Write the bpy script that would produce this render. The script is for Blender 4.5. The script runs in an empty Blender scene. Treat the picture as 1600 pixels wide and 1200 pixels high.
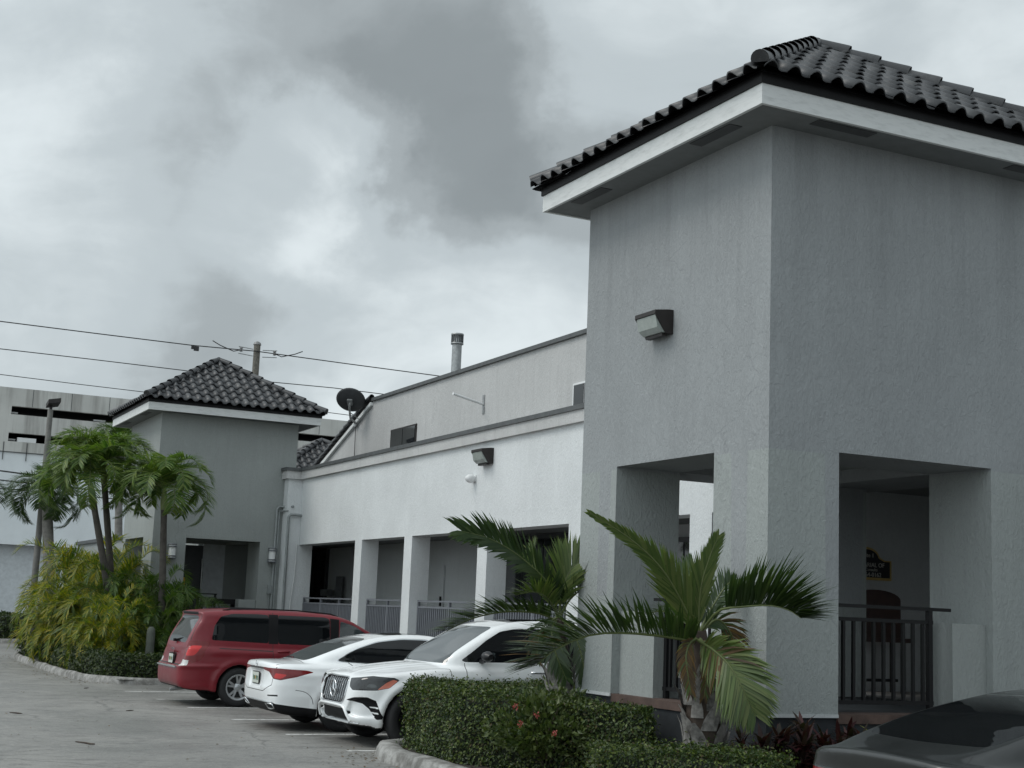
import bpy, bmesh, math, random
import numpy as np
from mathutils import Vector, Matrix

random.seed(7)
rng = np.random.default_rng(7)
scene = bpy.context.scene
COL = scene.collection
rad = math.radians

# ------------------------------------------------------------------ camera
CAM_H = 1.85
FPX = 2231.4                                   # focal length in pixels of a 1600 px wide frame
_yaw, _pitch, _roll = rad(26.0178), rad(9.1068), rad(2.3285)
_F = np.array([math.sin(_yaw)*math.cos(_pitch), math.cos(_yaw)*math.cos(_pitch), math.sin(_pitch)])
_R0 = np.array([math.cos(_yaw), -math.sin(_yaw), 0.0])
_U0 = np.cross(_R0, _F)
_R = math.cos(_roll)*_R0 + math.sin(_roll)*_U0
_U = -math.sin(_roll)*_R0 + math.cos(_roll)*_U0
_O = np.array([0.0, 0.0, CAM_H])
cam_data = bpy.data.cameras.new('camera')
cam = bpy.data.objects.new('camera', cam_data)
COL.objects.link(cam)
cam.matrix_world = Matrix(((_R[0], _U[0], -_F[0], 0), (_R[1], _U[1], -_F[1], 0), (_R[2], _U[2], -_F[2], CAM_H), (0, 0, 0, 1)))
cam_data.sensor_width = 36.0
cam_data.lens = FPX/1600*36.0
cam_data.clip_start = 0.1
cam_data.clip_end = 3000
scene.camera = cam

def ray(px, py):
    return _F + _R*(px-800)/FPX - _U*(py-600)/FPX
def on_y(px, py, Y):
    d = ray(px, py); return _O + d*Y/d[1]
def on_x(px, py, X):
    d = ray(px, py); return _O + d*X/d[0]
def on_z(px, py, Z):
    d = ray(px, py); return _O + d*(Z-CAM_H)/d[2]
def at_d(px, py, D):
    return _O + ray(px, py)*D

# ------------------------------------------------------------------ light
SUN_EL, SUN_AZ = rad(52), rad(-74)             # azimuth measured from +Y towards +X
sun_dir = Vector((math.sin(SUN_AZ)*math.cos(SUN_EL), math.cos(SUN_AZ)*math.cos(SUN_EL), math.sin(SUN_EL)))
sd = bpy.data.lights.new('sun', 'SUN')
sd.energy = 0.85
sd.angle = rad(24)
sd.color = (1.0, 0.96, 0.90)
sun = bpy.data.objects.new('sun', sd)
COL.objects.link(sun)
sun.rotation_euler = sun_dir.to_track_quat('Z', 'Y').to_euler()
sun.location = (-20, 5, 30)

world = bpy.data.worlds.new('World')
scene.world = world
world.use_nodes = True
wt = world.node_tree
wt.nodes.clear()
WN, WL = wt.nodes, wt.links
def wnode(t, **kw):
    n = WN.new(t)
    for k, v in kw.items():
        if k.startswith('i_'):
            key = k[2:]
            n.inputs[int(key) if key.isdigit() else key.replace('_', ' ')].default_value = v
        else:
            setattr(n, k, v)
    return n
def wmath(op, a, b=None, c=None, clamp=False):
    n = WN.new('ShaderNodeMath'); n.operation = op; n.use_clamp = clamp
    for i, v in enumerate((a, b, c)):
        if v is None: continue
        if isinstance(v, (int, float)): n.inputs[i].default_value = v
        else: WL.new(v, n.inputs[i])
    return n.outputs[0]
w_tc = wnode('ShaderNodeTexCoord')
w_sep = wnode('ShaderNodeSeparateXYZ'); WL.new(w_tc.outputs['Generated'], w_sep.inputs[0])
w_den = wmath('ADD', wmath('MAXIMUM', w_sep.outputs[2], 0.0), 0.34)
w_comb = wnode('ShaderNodeCombineXYZ')
WL.new(wmath('DIVIDE', w_sep.outputs[0], w_den), w_comb.inputs[0])
WL.new(wmath('DIVIDE', w_sep.outputs[1], w_den), w_comb.inputs[1])
w_n0 = wnode('ShaderNodeTexNoise', i_Scale=1.7, i_Detail=4.0, i_Roughness=0.5)
WL.new(w_comb.outputs[0], w_n0.inputs['Vector'])
w_warp = wnode('ShaderNodeVectorMath', operation='MULTIPLY_ADD')
WL.new(w_n0.outputs['Color'], w_warp.inputs[0]); w_warp.inputs[1].default_value = (0.55, 0.55, 0.0)
WL.new(w_comb.outputs[0], w_warp.inputs[2])
w_n1 = wnode('ShaderNodeTexNoise', i_Scale=2.3, i_Detail=6.0, i_Roughness=0.5)
WL.new(w_warp.outputs[0], w_n1.inputs['Vector'])
w_n2 = wnode('ShaderNodeTexNoise', i_Scale=7.5, i_Detail=5.0, i_Roughness=0.55)
WL.new(w_warp.outputs[0], w_n2.inputs['Vector'])
# warped direction, so that the cloud masses below get ragged borders
w_dw = wnode('ShaderNodeVectorMath', operation='MULTIPLY_ADD')
w_n3 = wnode('ShaderNodeTexNoise', i_Scale=4.2, i_Detail=7.0, i_Roughness=0.58)
WL.new(w_tc.outputs['Generated'], w_n3.inputs['Vector'])
w_sub = wnode('ShaderNodeVectorMath', operation='SUBTRACT'); WL.new(w_n3.outputs['Color'], w_sub.inputs[0]); w_sub.inputs[1].default_value = (0.5, 0.5, 0.5)
WL.new(w_sub.outputs[0], w_dw.inputs[0]); w_dw.inputs[1].default_value = (0.30, 0.30, 0.30)
WL.new(w_tc.outputs['Generated'], w_dw.inputs[2])
w_nrm = wnode('ShaderNodeVectorMath', operation='NORMALIZE'); WL.new(w_dw.outputs[0], w_nrm.inputs[0])
# cloud masses standing at fixed compass directions: (px, py, radius in px, weight)
MASSES = [(600, 110, 600, -0.20), (880, 50, 460, -0.16), (420, 110, 300, -0.15), (560, 30, 300, -0.08), (690, 230, 260, -0.12), (840, 370, 300, -0.10), (660, 430, 280, -0.05),
          (470, 290, 190, 0.34), (560, 330, 160, 0.12), (400, 330, 240, 0.08), (1010, 110, 280, 0.44), (930, 100, 180, 0.10), (40, 40, 500, 0.36), (40, 330, 360, 0.08),
          (250, 430, 380, -0.13), (170, 270, 240, -0.04), (700, 590, 360, 0.26), (880, 500, 240, 0.22), (540, 530, 260, 0.14), (1500, 40, 360, 0.34), (60, 580, 300, 0.14)]
w_acc = None
for (mx, my, mr, mw) in MASSES:
    d = ray(mx, my); d = d/np.linalg.norm(d)
    n = wnode('ShaderNodeVectorMath', operation='DOT_PRODUCT'); WL.new(w_nrm.outputs[0], n.inputs[0]); n.inputs[1].default_value = tuple(d)
    mp = wnode('ShaderNodeMapRange', interpolation_type='SMOOTHSTEP')
    mp.inputs['From Min'].default_value = math.cos(math.atan(mr/FPX)); mp.inputs['From Max'].default_value = 1.0
    mp.inputs['To Min'].default_value = 0.0; mp.inputs['To Max'].default_value = mw
    WL.new(n.outputs['Value'], mp.inputs['Value'])
    w_acc = mp.outputs[0] if w_acc is None else wmath('ADD', w_acc, mp.outputs[0])
w_v = wmath('MULTIPLY_ADD', w_n1.outputs['Fac'], 0.95, 0.06)
w_v = wmath('ADD', w_v, wmath('MULTIPLY_ADD', w_n2.outputs['Fac'], 0.34, -0.17))
w_v = wmath('ADD', w_v, w_acc)
w_v = wmath('MULTIPLY_ADD', w_v, 1/1.5, 0.35/1.5)
w_ramp = wnode('ShaderNodeValToRGB')
WL.new(w_v, w_ramp.inputs[0])
cr = w_ramp.color_ramp
cr.interpolation = 'EASE'
cr.elements[0].position = 0.0; cr.elements[0].color = (0.200, 0.224, 0.232, 1)
cr.elements[1].position = 0.92; cr.elements[1].color = (0.66, 0.72, 0.74, 1)
for p_, c_ in ((0.24, (0.245, 0.274, 0.284)), (0.47, (0.335, 0.372, 0.386)), (0.65, (0.46, 0.513, 0.535))):
    e = cr.elements.new(p_); e.color = (*c_, 1)
# unseen sky overhead and to the left, brightened to light the walls
w_back = wnode('ShaderNodeVectorMath', operation='DOT_PRODUCT'); WL.new(w_tc.outputs['Generated'], w_back.inputs[0]); w_back.inputs[1].default_value = (-0.82, -0.08, 0.56)
w_bm = wnode('ShaderNodeMapRange', interpolation_type='SMOOTHSTEP'); WL.new(w_back.outputs['Value'], w_bm.inputs['Value'])
w_bm.inputs['From Min'].default_value = -0.05; w_bm.inputs['From Max'].default_value = 0.85; w_bm.inputs['To Min'].default_value = 9.6; w_bm.inputs['To Max'].default_value = 21.0
w_gain = wnode('ShaderNodeVectorMath', operation='SCALE'); WL.new(w_ramp.outputs[0], w_gain.inputs[0]); WL.new(w_bm.outputs[0], w_gain.inputs['Scale'])
w_sky = wnode('ShaderNodeTexSky', sky_type='NISHITA')
w_sky.sun_disc = False
w_sky.sun_elevation = SUN_EL
w_sky.sun_rotation = SUN_AZ
w_mix = wnode('ShaderNodeMixRGB', i_Fac=0.96)
WL.new(w_sky.outputs[0], w_mix.inputs[1]); WL.new(w_gain.outputs[0], w_mix.inputs[2])
w_bg = wnode('ShaderNodeBackground', i_Strength=0.09)
WL.new(w_mix.outputs[0], w_bg.inputs[0])
w_out = wnode('ShaderNodeOutputWorld'); WL.new(w_bg.outputs[0], w_out.inputs[0])

scene.view_settings.view_transform = 'Standard'
scene.view_settings.look = 'None'
scene.view_settings.exposure = 0.42
scene.view_settings.gamma = 1.0
scene.render.engine = 'CYCLES'
scene.cycles.max_bounces = 6
# ------------------------------------------------------------------ materials
MATS = {}
def new_mat(name):
    m = bpy.data.materials.new(name); m.use_nodes = True
    nt = m.node_tree; nt.nodes.clear()
    out = nt.nodes.new('ShaderNodeOutputMaterial')
    b = nt.nodes.new('ShaderNodeBsdfPrincipled')
    nt.links.new(b.outputs[0], out.inputs[0])
    MATS[name] = m
    return m, nt, b, out
def N(nt, t, ins=None, **kw):
    n = nt.nodes.new(t)
    for k, v in kw.items(): setattr(n, k, v)
    for k, v in (ins or {}).items():
        s = n.inputs[k]
        if hasattr(v, 'is_output') or isinstance(v, bpy.types.NodeSocket): nt.links.new(v, s)
        else: s.default_value = v
    return n
def MATH(nt, op, a, b=0.0, c=0.0, clamp=False):
    n = nt.nodes.new('ShaderNodeMath'); n.operation = op; n.use_clamp = clamp
    for i, v in enumerate((a, b, c)):
        if isinstance(v, (int, float)): n.inputs[i].default_value = v
        else: nt.links.new(v, n.inputs[i])
    return n.outputs[0]
def MIX(nt, f, a, b, mode='MIX'):
    n = nt.nodes.new('ShaderNodeMixRGB'); n.blend_type = mode
    for i, v in enumerate((f, a, b)):
        if isinstance(v, (int, float)): n.inputs[i].default_value = v
        elif isinstance(v, (tuple, list)): n.inputs[i].default_value = tuple(v) if len(v) == 4 else (*v, 1)
        else: nt.links.new(v, n.inputs[i])
    return n.outputs[0]
def RAMP(nt, fac, stops, interp='LINEAR'):
    n = nt.nodes.new('ShaderNodeValToRGB'); nt.links.new(fac, n.inputs[0])
    r = n.color_ramp; r.interpolation = interp
    for i, (p, c) in enumerate(stops):
        c = (c, c, c) if isinstance(c, (int, float)) else c
        e = r.elements[i] if i < 2 else r.elements.new(p)
        e.position = p; e.color = (*c[:3], 1)
    return n.outputs[0]
def NOISE(nt, vec, scale, detail=4, rough=0.55, dist=0.0):
    n = N(nt, 'ShaderNodeTexNoise', {'Scale': scale, 'Detail': detail, 'Roughness': rough, 'Distortion': dist})
    if vec is not None: nt.links.new(vec, n.inputs['Vector'])
    return n.outputs['Fac']
def POS(nt, scale=(1, 1, 1)):
    g = N(nt, 'ShaderNodeNewGeometry')
    if scale == (1, 1, 1): return g.outputs['Position']
    v = N(nt, 'ShaderNodeVectorMath', {0: g.outputs['Position'], 1: scale}, operation='MULTIPLY')
    return v.outputs[0]
def OBJC(nt, scale=(1, 1, 1)):
    g = N(nt, 'ShaderNodeTexCoord')
    v = N(nt, 'ShaderNodeVectorMath', {0: g.outputs['Object'], 1: scale}, operation='MULTIPLY')
    return v.outputs[0]
def BUMP(nt, b, height, strength=0.3, dist=0.02):
    n = N(nt, 'ShaderNodeBump', {'Strength': strength, 'Distance': dist, 'Height': height})
    nt.links.new(n.outputs[0], b.inputs['Normal'])
def simple(name, col, rough=0.6, metal=0.0, var=0.12, vscale=6.0, bump=0.0, bscale=60.0, coat=0.0, spec=0.5):
    m, nt, b, out = new_mat(name)
    p = OBJC(nt)
    f = NOISE(nt, p, vscale, 5, 0.6)
    c = MIX(nt, RAMP(nt, f, [(0.3, 0.0), (0.72, 1.0)]), tuple(x*(1-var) for x in col), tuple(min(1, x*(1+var)) for x in col))
    nt.links.new(c, b.inputs['Base Color'])
    b.inputs['Roughness'].default_value = rough
    b.inputs['Metallic'].default_value = metal
    b.inputs['Coat Weight'].default_value = coat
    b.inputs['Specular IOR Level'].default_value = spec
    if bump: BUMP(nt, b, NOISE(nt, p, bscale, 4, 0.6), bump, 0.01)
    return m

def stucco(name, col, coarse=1.0, streak=0.5, patch=None, stain=0.15, eave=None):
    """painted textured render: trowel ridges dragged downwards, faint dirt runs, repainted patches"""
    m, nt, b, out = new_mat(name)
    p = POS(nt)
    base = MIX(nt, RAMP(nt, NOISE(nt, p, 0.55, 4, 0.6), [(0.35, 0), (0.7, 1)]), tuple(x*0.93 for x in col), tuple(x*1.05 for x in col))
    if patch:
        pc, zmax = patch
        sep = N(nt, 'ShaderNodeSeparateXYZ', {0: p})
        w = MATH(nt, 'MULTIPLY_ADD', RAMP(nt, NOISE(nt, POS(nt, (0.8, 0.8, 0.02)), 1.1, 1, 0.4), [(0.44, 0), (0.46, 1)]), 1.5, zmax - 0.75)
        msk = MATH(nt, 'LESS_THAN', sep.outputs[2], w)
        base = MIX(nt, msk, base, pc)
    run = NOISE(nt, POS(nt, (5, 5, 0.35)), 1.3, 5, 0.62)
    base = MIX(nt, MATH(nt, 'MULTIPLY', RAMP(nt, run, [(0.5, 0), (0.75, 1)]), stain), base, tuple(x*0.55 for x in col))
    fine = NOISE(nt, POS(nt, (1, 1, 0.62)), 38*coarse, 5, 0.68, 0.5)
    base = MIX(nt, MATH(nt, 'MULTIPLY', RAMP(nt, fine, [(0.52, 0), (0.68, 1)]), 0.24), base, tuple(x*0.66 for x in col))
    base = MIX(nt, MATH(nt, 'MULTIPLY', RAMP(nt, fine, [(0.34, 1), (0.46, 0)]), 0.22), base, tuple(min(1, x*1.25) for x in col))
    # faint roller laps, hairline cracks and rain marks that start below the eaves
    lap = NOISE(nt, POS(nt, (0.7, 0.7, 0.25)), 2.2, 4, 0.6, 1.2)
    base = MIX(nt, MATH(nt, 'MULTIPLY', RAMP(nt, lap, [(0.55, 0), (0.60, 1)]), 0.10), base, tuple(min(1, x*1.3) for x in col))
    cv = N(nt, 'ShaderNodeTexVoronoi', {'Vector': MIX(nt, 0.10, POS(nt, (0.35, 0.35, 0.5)), N(nt, 'ShaderNodeTexNoise', {'Vector': p, 'Scale': 2.5, 'Detail': 5.0}).outputs['Color']), 'Scale': 1.0}, feature='DISTANCE_TO_EDGE')
    base = MIX(nt, MATH(nt, 'MULTIPLY', MATH(nt, 'MULTIPLY', RAMP(nt, cv.outputs['Distance'], [(0.0, 1), (0.0035, 0)]), RAMP(nt, lap, [(0.5, 0), (0.6, 1)])), 0.35), base, tuple(x*0.5 for x in col))
    if eave:
        sepz = N(nt, 'ShaderNodeSeparateXYZ', {0: p}); drip = NOISE(nt, POS(nt, (1, 1, 0.05)), 4.5, 4, 0.65)
        zz = MATH(nt, 'MULTIPLY', MATH(nt, 'SUBTRACT', sepz.outputs[2], eave-2.6), 0.385)
        base = MIX(nt, MATH(nt, 'MULTIPLY', MATH(nt, 'MULTIPLY', RAMP(nt, drip, [(0.48, 0), (0.66, 1)]), MATH(nt, 'MAXIMUM', zz, 0.0)), 0.28), base, tuple(x*0.45 for x in col))
    nt.links.new(base, b.inputs['Base Color'])
    b.inputs['Roughness'].default_value = 0.8
    b.inputs['Specular IOR Level'].default_value = 0.25
    big = NOISE(nt, POS(nt, (1, 1, 0.45)), 18*coarse, 4, 0.62, 1.2)
    h = MATH(nt, 'ADD', MATH(nt, 'MULTIPLY', RAMP(nt, big, [(0.45, 0), (0.60, 1)]), streak), MATH(nt, 'MULTIPLY', fine, 0.9))
    BUMP(nt, b, h, 0.5, 0.018)
    return m

def leaf_mat(name, cols, rough=0.45, trans=0.25, spec=0.4):
    """foliage: each leaf (mesh island) takes its own tone; light shines through a little"""
    m, nt, b, out = new_mat(name)
    g = N(nt, 'ShaderNodeNewGeometry')
    o = N(nt, 'ShaderNodeObjectInfo')
    r = MATH(nt, 'FRACT', MATH(nt, 'ADD', g.outputs['Random Per Island'], MATH(nt, 'MULTIPLY', o.outputs['Random'], 0.35)))
    n = len(cols)
    c = RAMP(nt, g.outputs['Random Per Island'], [(i/(n-1), cc) for i, cc in enumerate(cols)])
    nt.links.new(c, b.inputs['Base Color'])
    b.inputs['Roughness'].default_value = rough
    b.inputs['Specular IOR Level'].default_value = spec
    t = N(nt, 'ShaderNodeBsdfTranslucent')
    nt.links.new(MIX(nt, 1.0, c, (1.3, 1.5, 0.6), 'MULTIPLY'), t.inputs[0])
    mx = N(nt, 'ShaderNodeMixShader', {0: trans, 1: b.outputs[0], 2: t.outputs[0]})
    nt.links.new(mx.outputs[0], out.inputs[0])
    return m

# ------------------------------------------------------------------ geometry
class MB:
    """collects faces; build() links them as ONE mesh object"""
    def __init__(self): self.v = []; self.f = []; self.m = []; self.s = []
    def quad_grid(self, P, mi=0, smooth=True, close_u=False, flip=False):
        P = np.asarray(P, float); a, c = P.shape[:2]; o = len(self.v)
        self.v.extend(map(tuple, P.reshape(-1, 3)))
        for i in range(a-1):
            for j in range(c if close_u else c-1):
                j2 = (j+1) % c
                q = (o+i*c+j, o+i*c+j2, o+(i+1)*c+j2, o+(i+1)*c+j)
                self.f.append(q[::-1] if flip else q); self.m.append(mi); self.s.append(smooth)
    def face(self, pts, mi=0, smooth=False):
        o = len(self.v); self.v.extend(tuple(map(float, p)) for p in pts)
        self.f.append(tuple(range(o, o+len(pts)))); self.m.append(mi); self.s.append(smooth)
    def box(self, x0, x1, y0, y1, z0, z1, mi=0, skip=()):
        o = len(self.v)
        self.v.extend([(x0,y0,z0),(x1,y0,z0),(x1,y1,z0),(x0,y1,z0),(x0,y0,z1),(x1,y0,z1),(x1,y1,z1),(x0,y1,z1)])
        for k, q in (('b',(0,3,2,1)),('t',(4,5,6,7)),('-y',(0,1,5,4)),('+x',(1,2,6,5)),('+y',(2,3,7,6)),('-x',(3,0,4,7))):
            if k in skip: continue
            self.f.append(tuple(o+i for i in q)); self.m.append(mi); self.s.append(False)
    def obox(self, c, ax, ay, az, mi=0):
        c, ax, ay, az = (np.asarray(t, float) for t in (c, ax, ay, az)); o = len(self.v)
        for k in (-1, 1):
            for (i, j) in ((-1,-1),(1,-1),(1,1),(-1,1)): self.v.append(tuple(c+i*ax+j*ay+k*az))
        for q in ((0,3,2,1),(4,5,6,7),(0,1,5,4),(1,2,6,5),(2,3,7,6),(3,0,4,7)):
            self.f.append(tuple(o+i for i in q)); self.m.append(mi); self.s.append(False)
    def prism(self, poly, ext, mi=0, smooth=False):
        """poly: list of 3-D points (planar), ext: extrusion vector"""
        poly = [np.asarray(p, float) for p in poly]; e = np.asarray(ext, float); n = len(poly); o = len(self.v)
        self.v.extend(tuple(p) for p in poly); self.v.extend(tuple(p+e) for p in poly)
        self.f.append(tuple(o+i for i in reversed(range(n)))); self.f.append(tuple(o+n+i for i in range(n)))
        self.m += [mi, mi]; self.s += [False, False]
        for i in range(n):
            j = (i+1) % n; self.f.append((o+i, o+j, o+n+j, o+n+i)); self.m.append(mi); self.s.append(smooth)
    def tube(self, path, r, n=8, mi=0, cap=True):
        P = [np.asarray(p, float) for p in path]; k = len(P)
        rs = list(r) if hasattr(r, '__len__') else [r]*k
        rings = []; prev = None
        for i in range(k):
            t = P[min(i+1, k-1)]-P[max(i-1, 0)]; t = t/(np.linalg.norm(t)+1e-12)
            if prev is None:
                a = np.array([0, 0, 1.0]) if abs(t[2]) < 0.9 else np.array([1.0, 0, 0])
            else: a = prev
            u = a-t*np.dot(a, t); u /= np.linalg.norm(u)+1e-12; prev = u; w = np.cross(t, u)
            rings.append([P[i]+rs[i]*(math.cos(2*math.pi*j/n)*u+math.sin(2*math.pi*j/n)*w) for j in range(n)])
        self.quad_grid(rings, mi, True, close_u=True)
        if cap:
            self.face(rings[0][::-1], mi); self.face(rings[-1], mi)
    def lathe(self, prof, c=(0, 0, 0), axis='z', n=24, mi=0):
        rings = []
        for (r, h) in prof:
            row = []
            for j in range(n):
                a = 2*math.pi*j/n; x, y = r*math.cos(a), r*math.sin(a)
                row.append({'z': (x, y, h), 'y': (x, h, y), 'x': (h, x, y)}[axis])
            rings.append(np.array(row)+np.array(c))
        self.quad_grid(rings, mi, True, close_u=True)
    def arrays(self, V, F, mi=0, smooth=True):
        o = len(self.v); self.v.extend(map(tuple, V.tolist() if hasattr(V, 'tolist') else V))
        self.f.extend(tuple(i+o for i in q) for q in (F.tolist() if hasattr(F, 'tolist') else F))
        self.m += [mi]*len(F); self.s += [smooth]*len(F)
    def mesh(self, name, mats, off=None):
        me = bpy.data.meshes.new(name)
        V = np.array(self.v, float)
        if off is not None and len(V): V = V-np.array(off, float)
        me.from_pydata(V.tolist(), [], self.f)
        for m in (mats if isinstance(mats, (list, tuple)) else [mats]): me.materials.append(MATS[m] if isinstance(m, str) else m)
        me.polygons.foreach_set('material_index', np.array(self.m, dtype=np.int32))
        me.polygons.foreach_set('use_smooth', np.array(self.s, dtype=bool))
        me.update()
        return me
    def build(self, name, mats, parent=None, local=False):
        off = None if (parent is None or local) else tuple(parent.location)
        o = bpy.data.objects.new(name, self.mesh(name, mats, off)); COL.objects.link(o)
        if parent is not None:
            o.parent = parent if parent.type == 'EMPTY' or local else parent
        return o
def sub(mb, name, mats, part):
    """sub-part: part is a mesh under a thing (both without own transforms); keeps world coordinates"""
    root = part.parent
    o = bpy.data.objects.new(name, mb.mesh(name, mats, tuple(root.location) if root else None)); COL.objects.link(o); o.parent = part
    return o
def tag(o, label=None, cat=None, group=None, kind=None):
    if label: o['label'] = label
    if cat: o['category'] = cat
    if group: o['group'] = group
    if kind: o['kind'] = kind
    return o
def thing(name, label, cat, loc=(0, 0, 0), rotz=0.0, group=None):
    o = bpy.data.objects.new(name, None); COL.objects.link(o)
    o.location = tuple(float(x) for x in loc); o.rotation_euler = (0, 0, rotz); o.empty_display_size = 0.2
    return tag(o, label, cat, group)
def single(name, mb, mats, label, cat, group=None):
    """a thing that is one mesh, its origin at its base"""
    V = np.array(mb.v, float); lo, hi = V.min(0), V.max(0)
    base = ((lo[0]+hi[0])/2, (lo[1]+hi[1])/2, lo[2])
    o = bpy.data.objects.new(name, mb.mesh(name, mats, base)); COL.objects.link(o); o.location = base
    return tag(o, label, cat, group)
def structure(name, mb, mats):
    o = mb.build(name, mats); return tag(o, kind='structure')
def copy_tree(o, parent=None):
    c = o.copy(); COL.objects.link(c)
    if parent is not None: c.parent = parent
    for ch in list(o.children): copy_tree(ch, c)
    return c
def inpoly(poly, x, y):
    r = False; n = len(poly); j = n-1
    for i in range(n):
        xi, yi = poly[i]; xj, yj = poly[j]
        if (yi > y) != (yj > y) and x < (xj-xi)*(y-yi)/(yj-yi)+xi: r = not r
        j = i
    return r
def text_mesh(mb, txt, origin, right, up, size, depth=0.004, mi=0, align='CENTER'):
    """real lettering from the built-in font, laid on a surface"""
    cu = bpy.data.curves.new('lettering', 'FONT'); cu.body = txt; cu.size = size; cu.extrude = depth/2; cu.align_x = align; cu.resolution_u = 3
    ob = bpy.data.objects.new('lettering', cu); COL.objects.link(ob)
    dg = bpy.context.evaluated_depsgraph_get(); dg.update()
    me = ob.evaluated_get(dg).to_mesh()
    R_, U_ = np.array(right, float), np.array(up, float); Nn = np.cross(R_, U_); o = np.array(origin, float)
    V = [o+R_*v.co.x+U_*v.co.y+Nn*v.co.z for v in me.vertices]
    F = [tuple(p.vertices) for p in me.polygons]
    mb.arrays(V, F, mi, False)
    bpy.data.objects.remove(ob); bpy.data.curves.remove(cu)
# ------------------------------------------------------------------ surface materials of the setting
def asphalt():
    m, nt, b, out = new_mat('asphalt')
    p = POS(nt)
    big = NOISE(nt, p, 0.35, 5, 0.6, 0.5)
    mid = NOISE(nt, POS(nt, (1.0, 1.0, 1)), 1.1, 6, 0.66, 0.6)
    fine = NOISE(nt, p, 30, 5, 0.8)
    grit = N(nt, 'ShaderNodeTexVoronoi', {'Vector': p, 'Scale': 75.0}).outputs['Distance']
    c = MIX(nt, RAMP(nt, big, [(0.3, 0), (0.7, 1)]), (0.125, 0.125, 0.119), (0.25, 0.243, 0.225))
    c = MIX(nt, MATH(nt, 'MULTIPLY', RAMP(nt, mid, [(0.47, 0), (0.64, 1)]), 0.6), c, (0.115, 0.113, 0.108))
    c = MIX(nt, RAMP(nt, fine, [(0.40, 0.0), (0.70, 0.55)]), c, (0.37, 0.36, 0.34))
    c = MIX(nt, MATH(nt, 'MULTIPLY', RAMP(nt, grit, [(0.0, 1), (0.25, 0)]), 0.4), c, (0.09, 0.09, 0.087))
    # oil drips and tyre scrub, deepened as painted shadow under the cars (X 5.9 .. 9)
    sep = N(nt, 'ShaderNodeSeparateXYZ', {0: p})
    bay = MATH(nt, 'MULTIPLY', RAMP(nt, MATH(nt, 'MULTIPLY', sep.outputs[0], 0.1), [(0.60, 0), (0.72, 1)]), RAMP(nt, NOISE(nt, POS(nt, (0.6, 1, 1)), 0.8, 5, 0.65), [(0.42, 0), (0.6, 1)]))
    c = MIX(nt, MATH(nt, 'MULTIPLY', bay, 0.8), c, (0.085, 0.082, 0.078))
    st = NOISE(nt, POS(nt, (0.8, 1.3, 1)), 2.6, 6, 0.7, 0.8)
    c = MIX(nt, MATH(nt, 'MULTIPLY', RAMP(nt, st, [(0.52, 0), (0.64, 1)]), 0.5), c, (0.075, 0.073, 0.069))
    c = MIX(nt, MATH(nt, 'MULTIPLY', RAMP(nt, NOISE(nt, p, 9, 5, 0.7), [(0.38, 1), (0.5, 0)]), 0.25), c, (0.37, 0.36, 0.335))
    # hairline cracks
    ck = N(nt, 'ShaderNodeTexVoronoi', {'Vector': N(nt, 'ShaderNodeVectorMath', {0: p, 1: (0.22, 0.32, 1)}, operation='MULTIPLY').outputs[0], 'Scale': 1.0}, feature='DISTANCE_TO_EDGE')
    wob = NOISE(nt, p, 1.5, 4, 0.6)
    nt.links.new(MIX(nt, 0.12, N(nt, 'ShaderNodeVectorMath', {0: p, 1: (0.22, 0.32, 1)}, operation='MULTIPLY').outputs[0], N(nt, 'ShaderNodeTexNoise', {'Vector': p, 'Scale': 1.2, 'Detail': 5.0}).outputs['Color']), ck.inputs['Vector'])
    c = MIX(nt, MATH(nt, 'MULTIPLY', RAMP(nt, ck.outputs['Distance'], [(0.0, 1), (0.006, 0)]), 0.55), c, (0.06, 0.06, 0.058))
    nt.links.new(c, b.inputs['Base Color'])
    nt.links.new(RAMP(nt, big, [(0.3, 0.40), (0.7, 0.70)]), b.inputs['Roughness'])
    BUMP(nt, b, MATH(nt, 'ADD', MATH(nt, 'MULTIPLY', fine, 0.6), grit), 0.5, 0.006)
asphalt()
def worn_paint():
    m, nt, b, out = new_mat('worn_paint')
    p = POS(nt)
    f = NOISE(nt, p, 9, 6, 0.7)
    c = MIX(nt, RAMP(nt, f, [(0.36, 0), (0.50, 1)]), (0.22, 0.22, 0.21), (0.72, 0.72, 0.70))
    nt.links.new(c, b.inputs['Base Color']); b.inputs['Roughness'].default_value = 0.7
worn_paint()
def kerb_mat():
    m, nt, b, out = new_mat('kerb_concrete')
    p = POS(nt)
    c = MIX(nt, RAMP(nt, NOISE(nt, p, 5, 6, 0.7), [(0.38, 0), (0.65, 1)]), (0.13, 0.125, 0.115), (0.36, 0.355, 0.34))
    c = MIX(nt, RAMP(nt, NOISE(nt, p, 1.6, 5, 0.65), [(0.5, 0), (0.7, 0.7)]), c, (0.10, 0.098, 0.09))
    nt.links.new(c, b.inputs['Base Color']); b.inputs['Roughness'].default_value = 0.85
    BUMP(nt, b, NOISE(nt, p, 40, 4, 0.6), 0.5, 0.01)
kerb_mat()
simple('mulch', (0.035, 0.028, 0.022), 0.9, var=0.5, vscale=25, bump=0.8, bscale=45)
simple('walk_concrete', (0.17, 0.165, 0.16), 0.8, var=0.15, vscale=4, bump=0.2, bscale=50)
simple('brick_edge', (0.085, 0.055, 0.045), 0.8, var=0.35, vscale=5, bump=0.3)
stucco('grey_stucco', (0.300, 0.315, 0.323), patch=((0.322, 0.345, 0.338), 2.85), eave=7.0)
stucco('grey_stucco_plain', (0.30, 0.320, 0.312), streak=0.3, stain=0.16)
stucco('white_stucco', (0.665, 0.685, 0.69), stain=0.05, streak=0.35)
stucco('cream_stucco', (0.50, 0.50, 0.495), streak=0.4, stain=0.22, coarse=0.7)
stucco('inner_white', (0.50, 0.52, 0.525), streak=0.15, stain=0.1)
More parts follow.
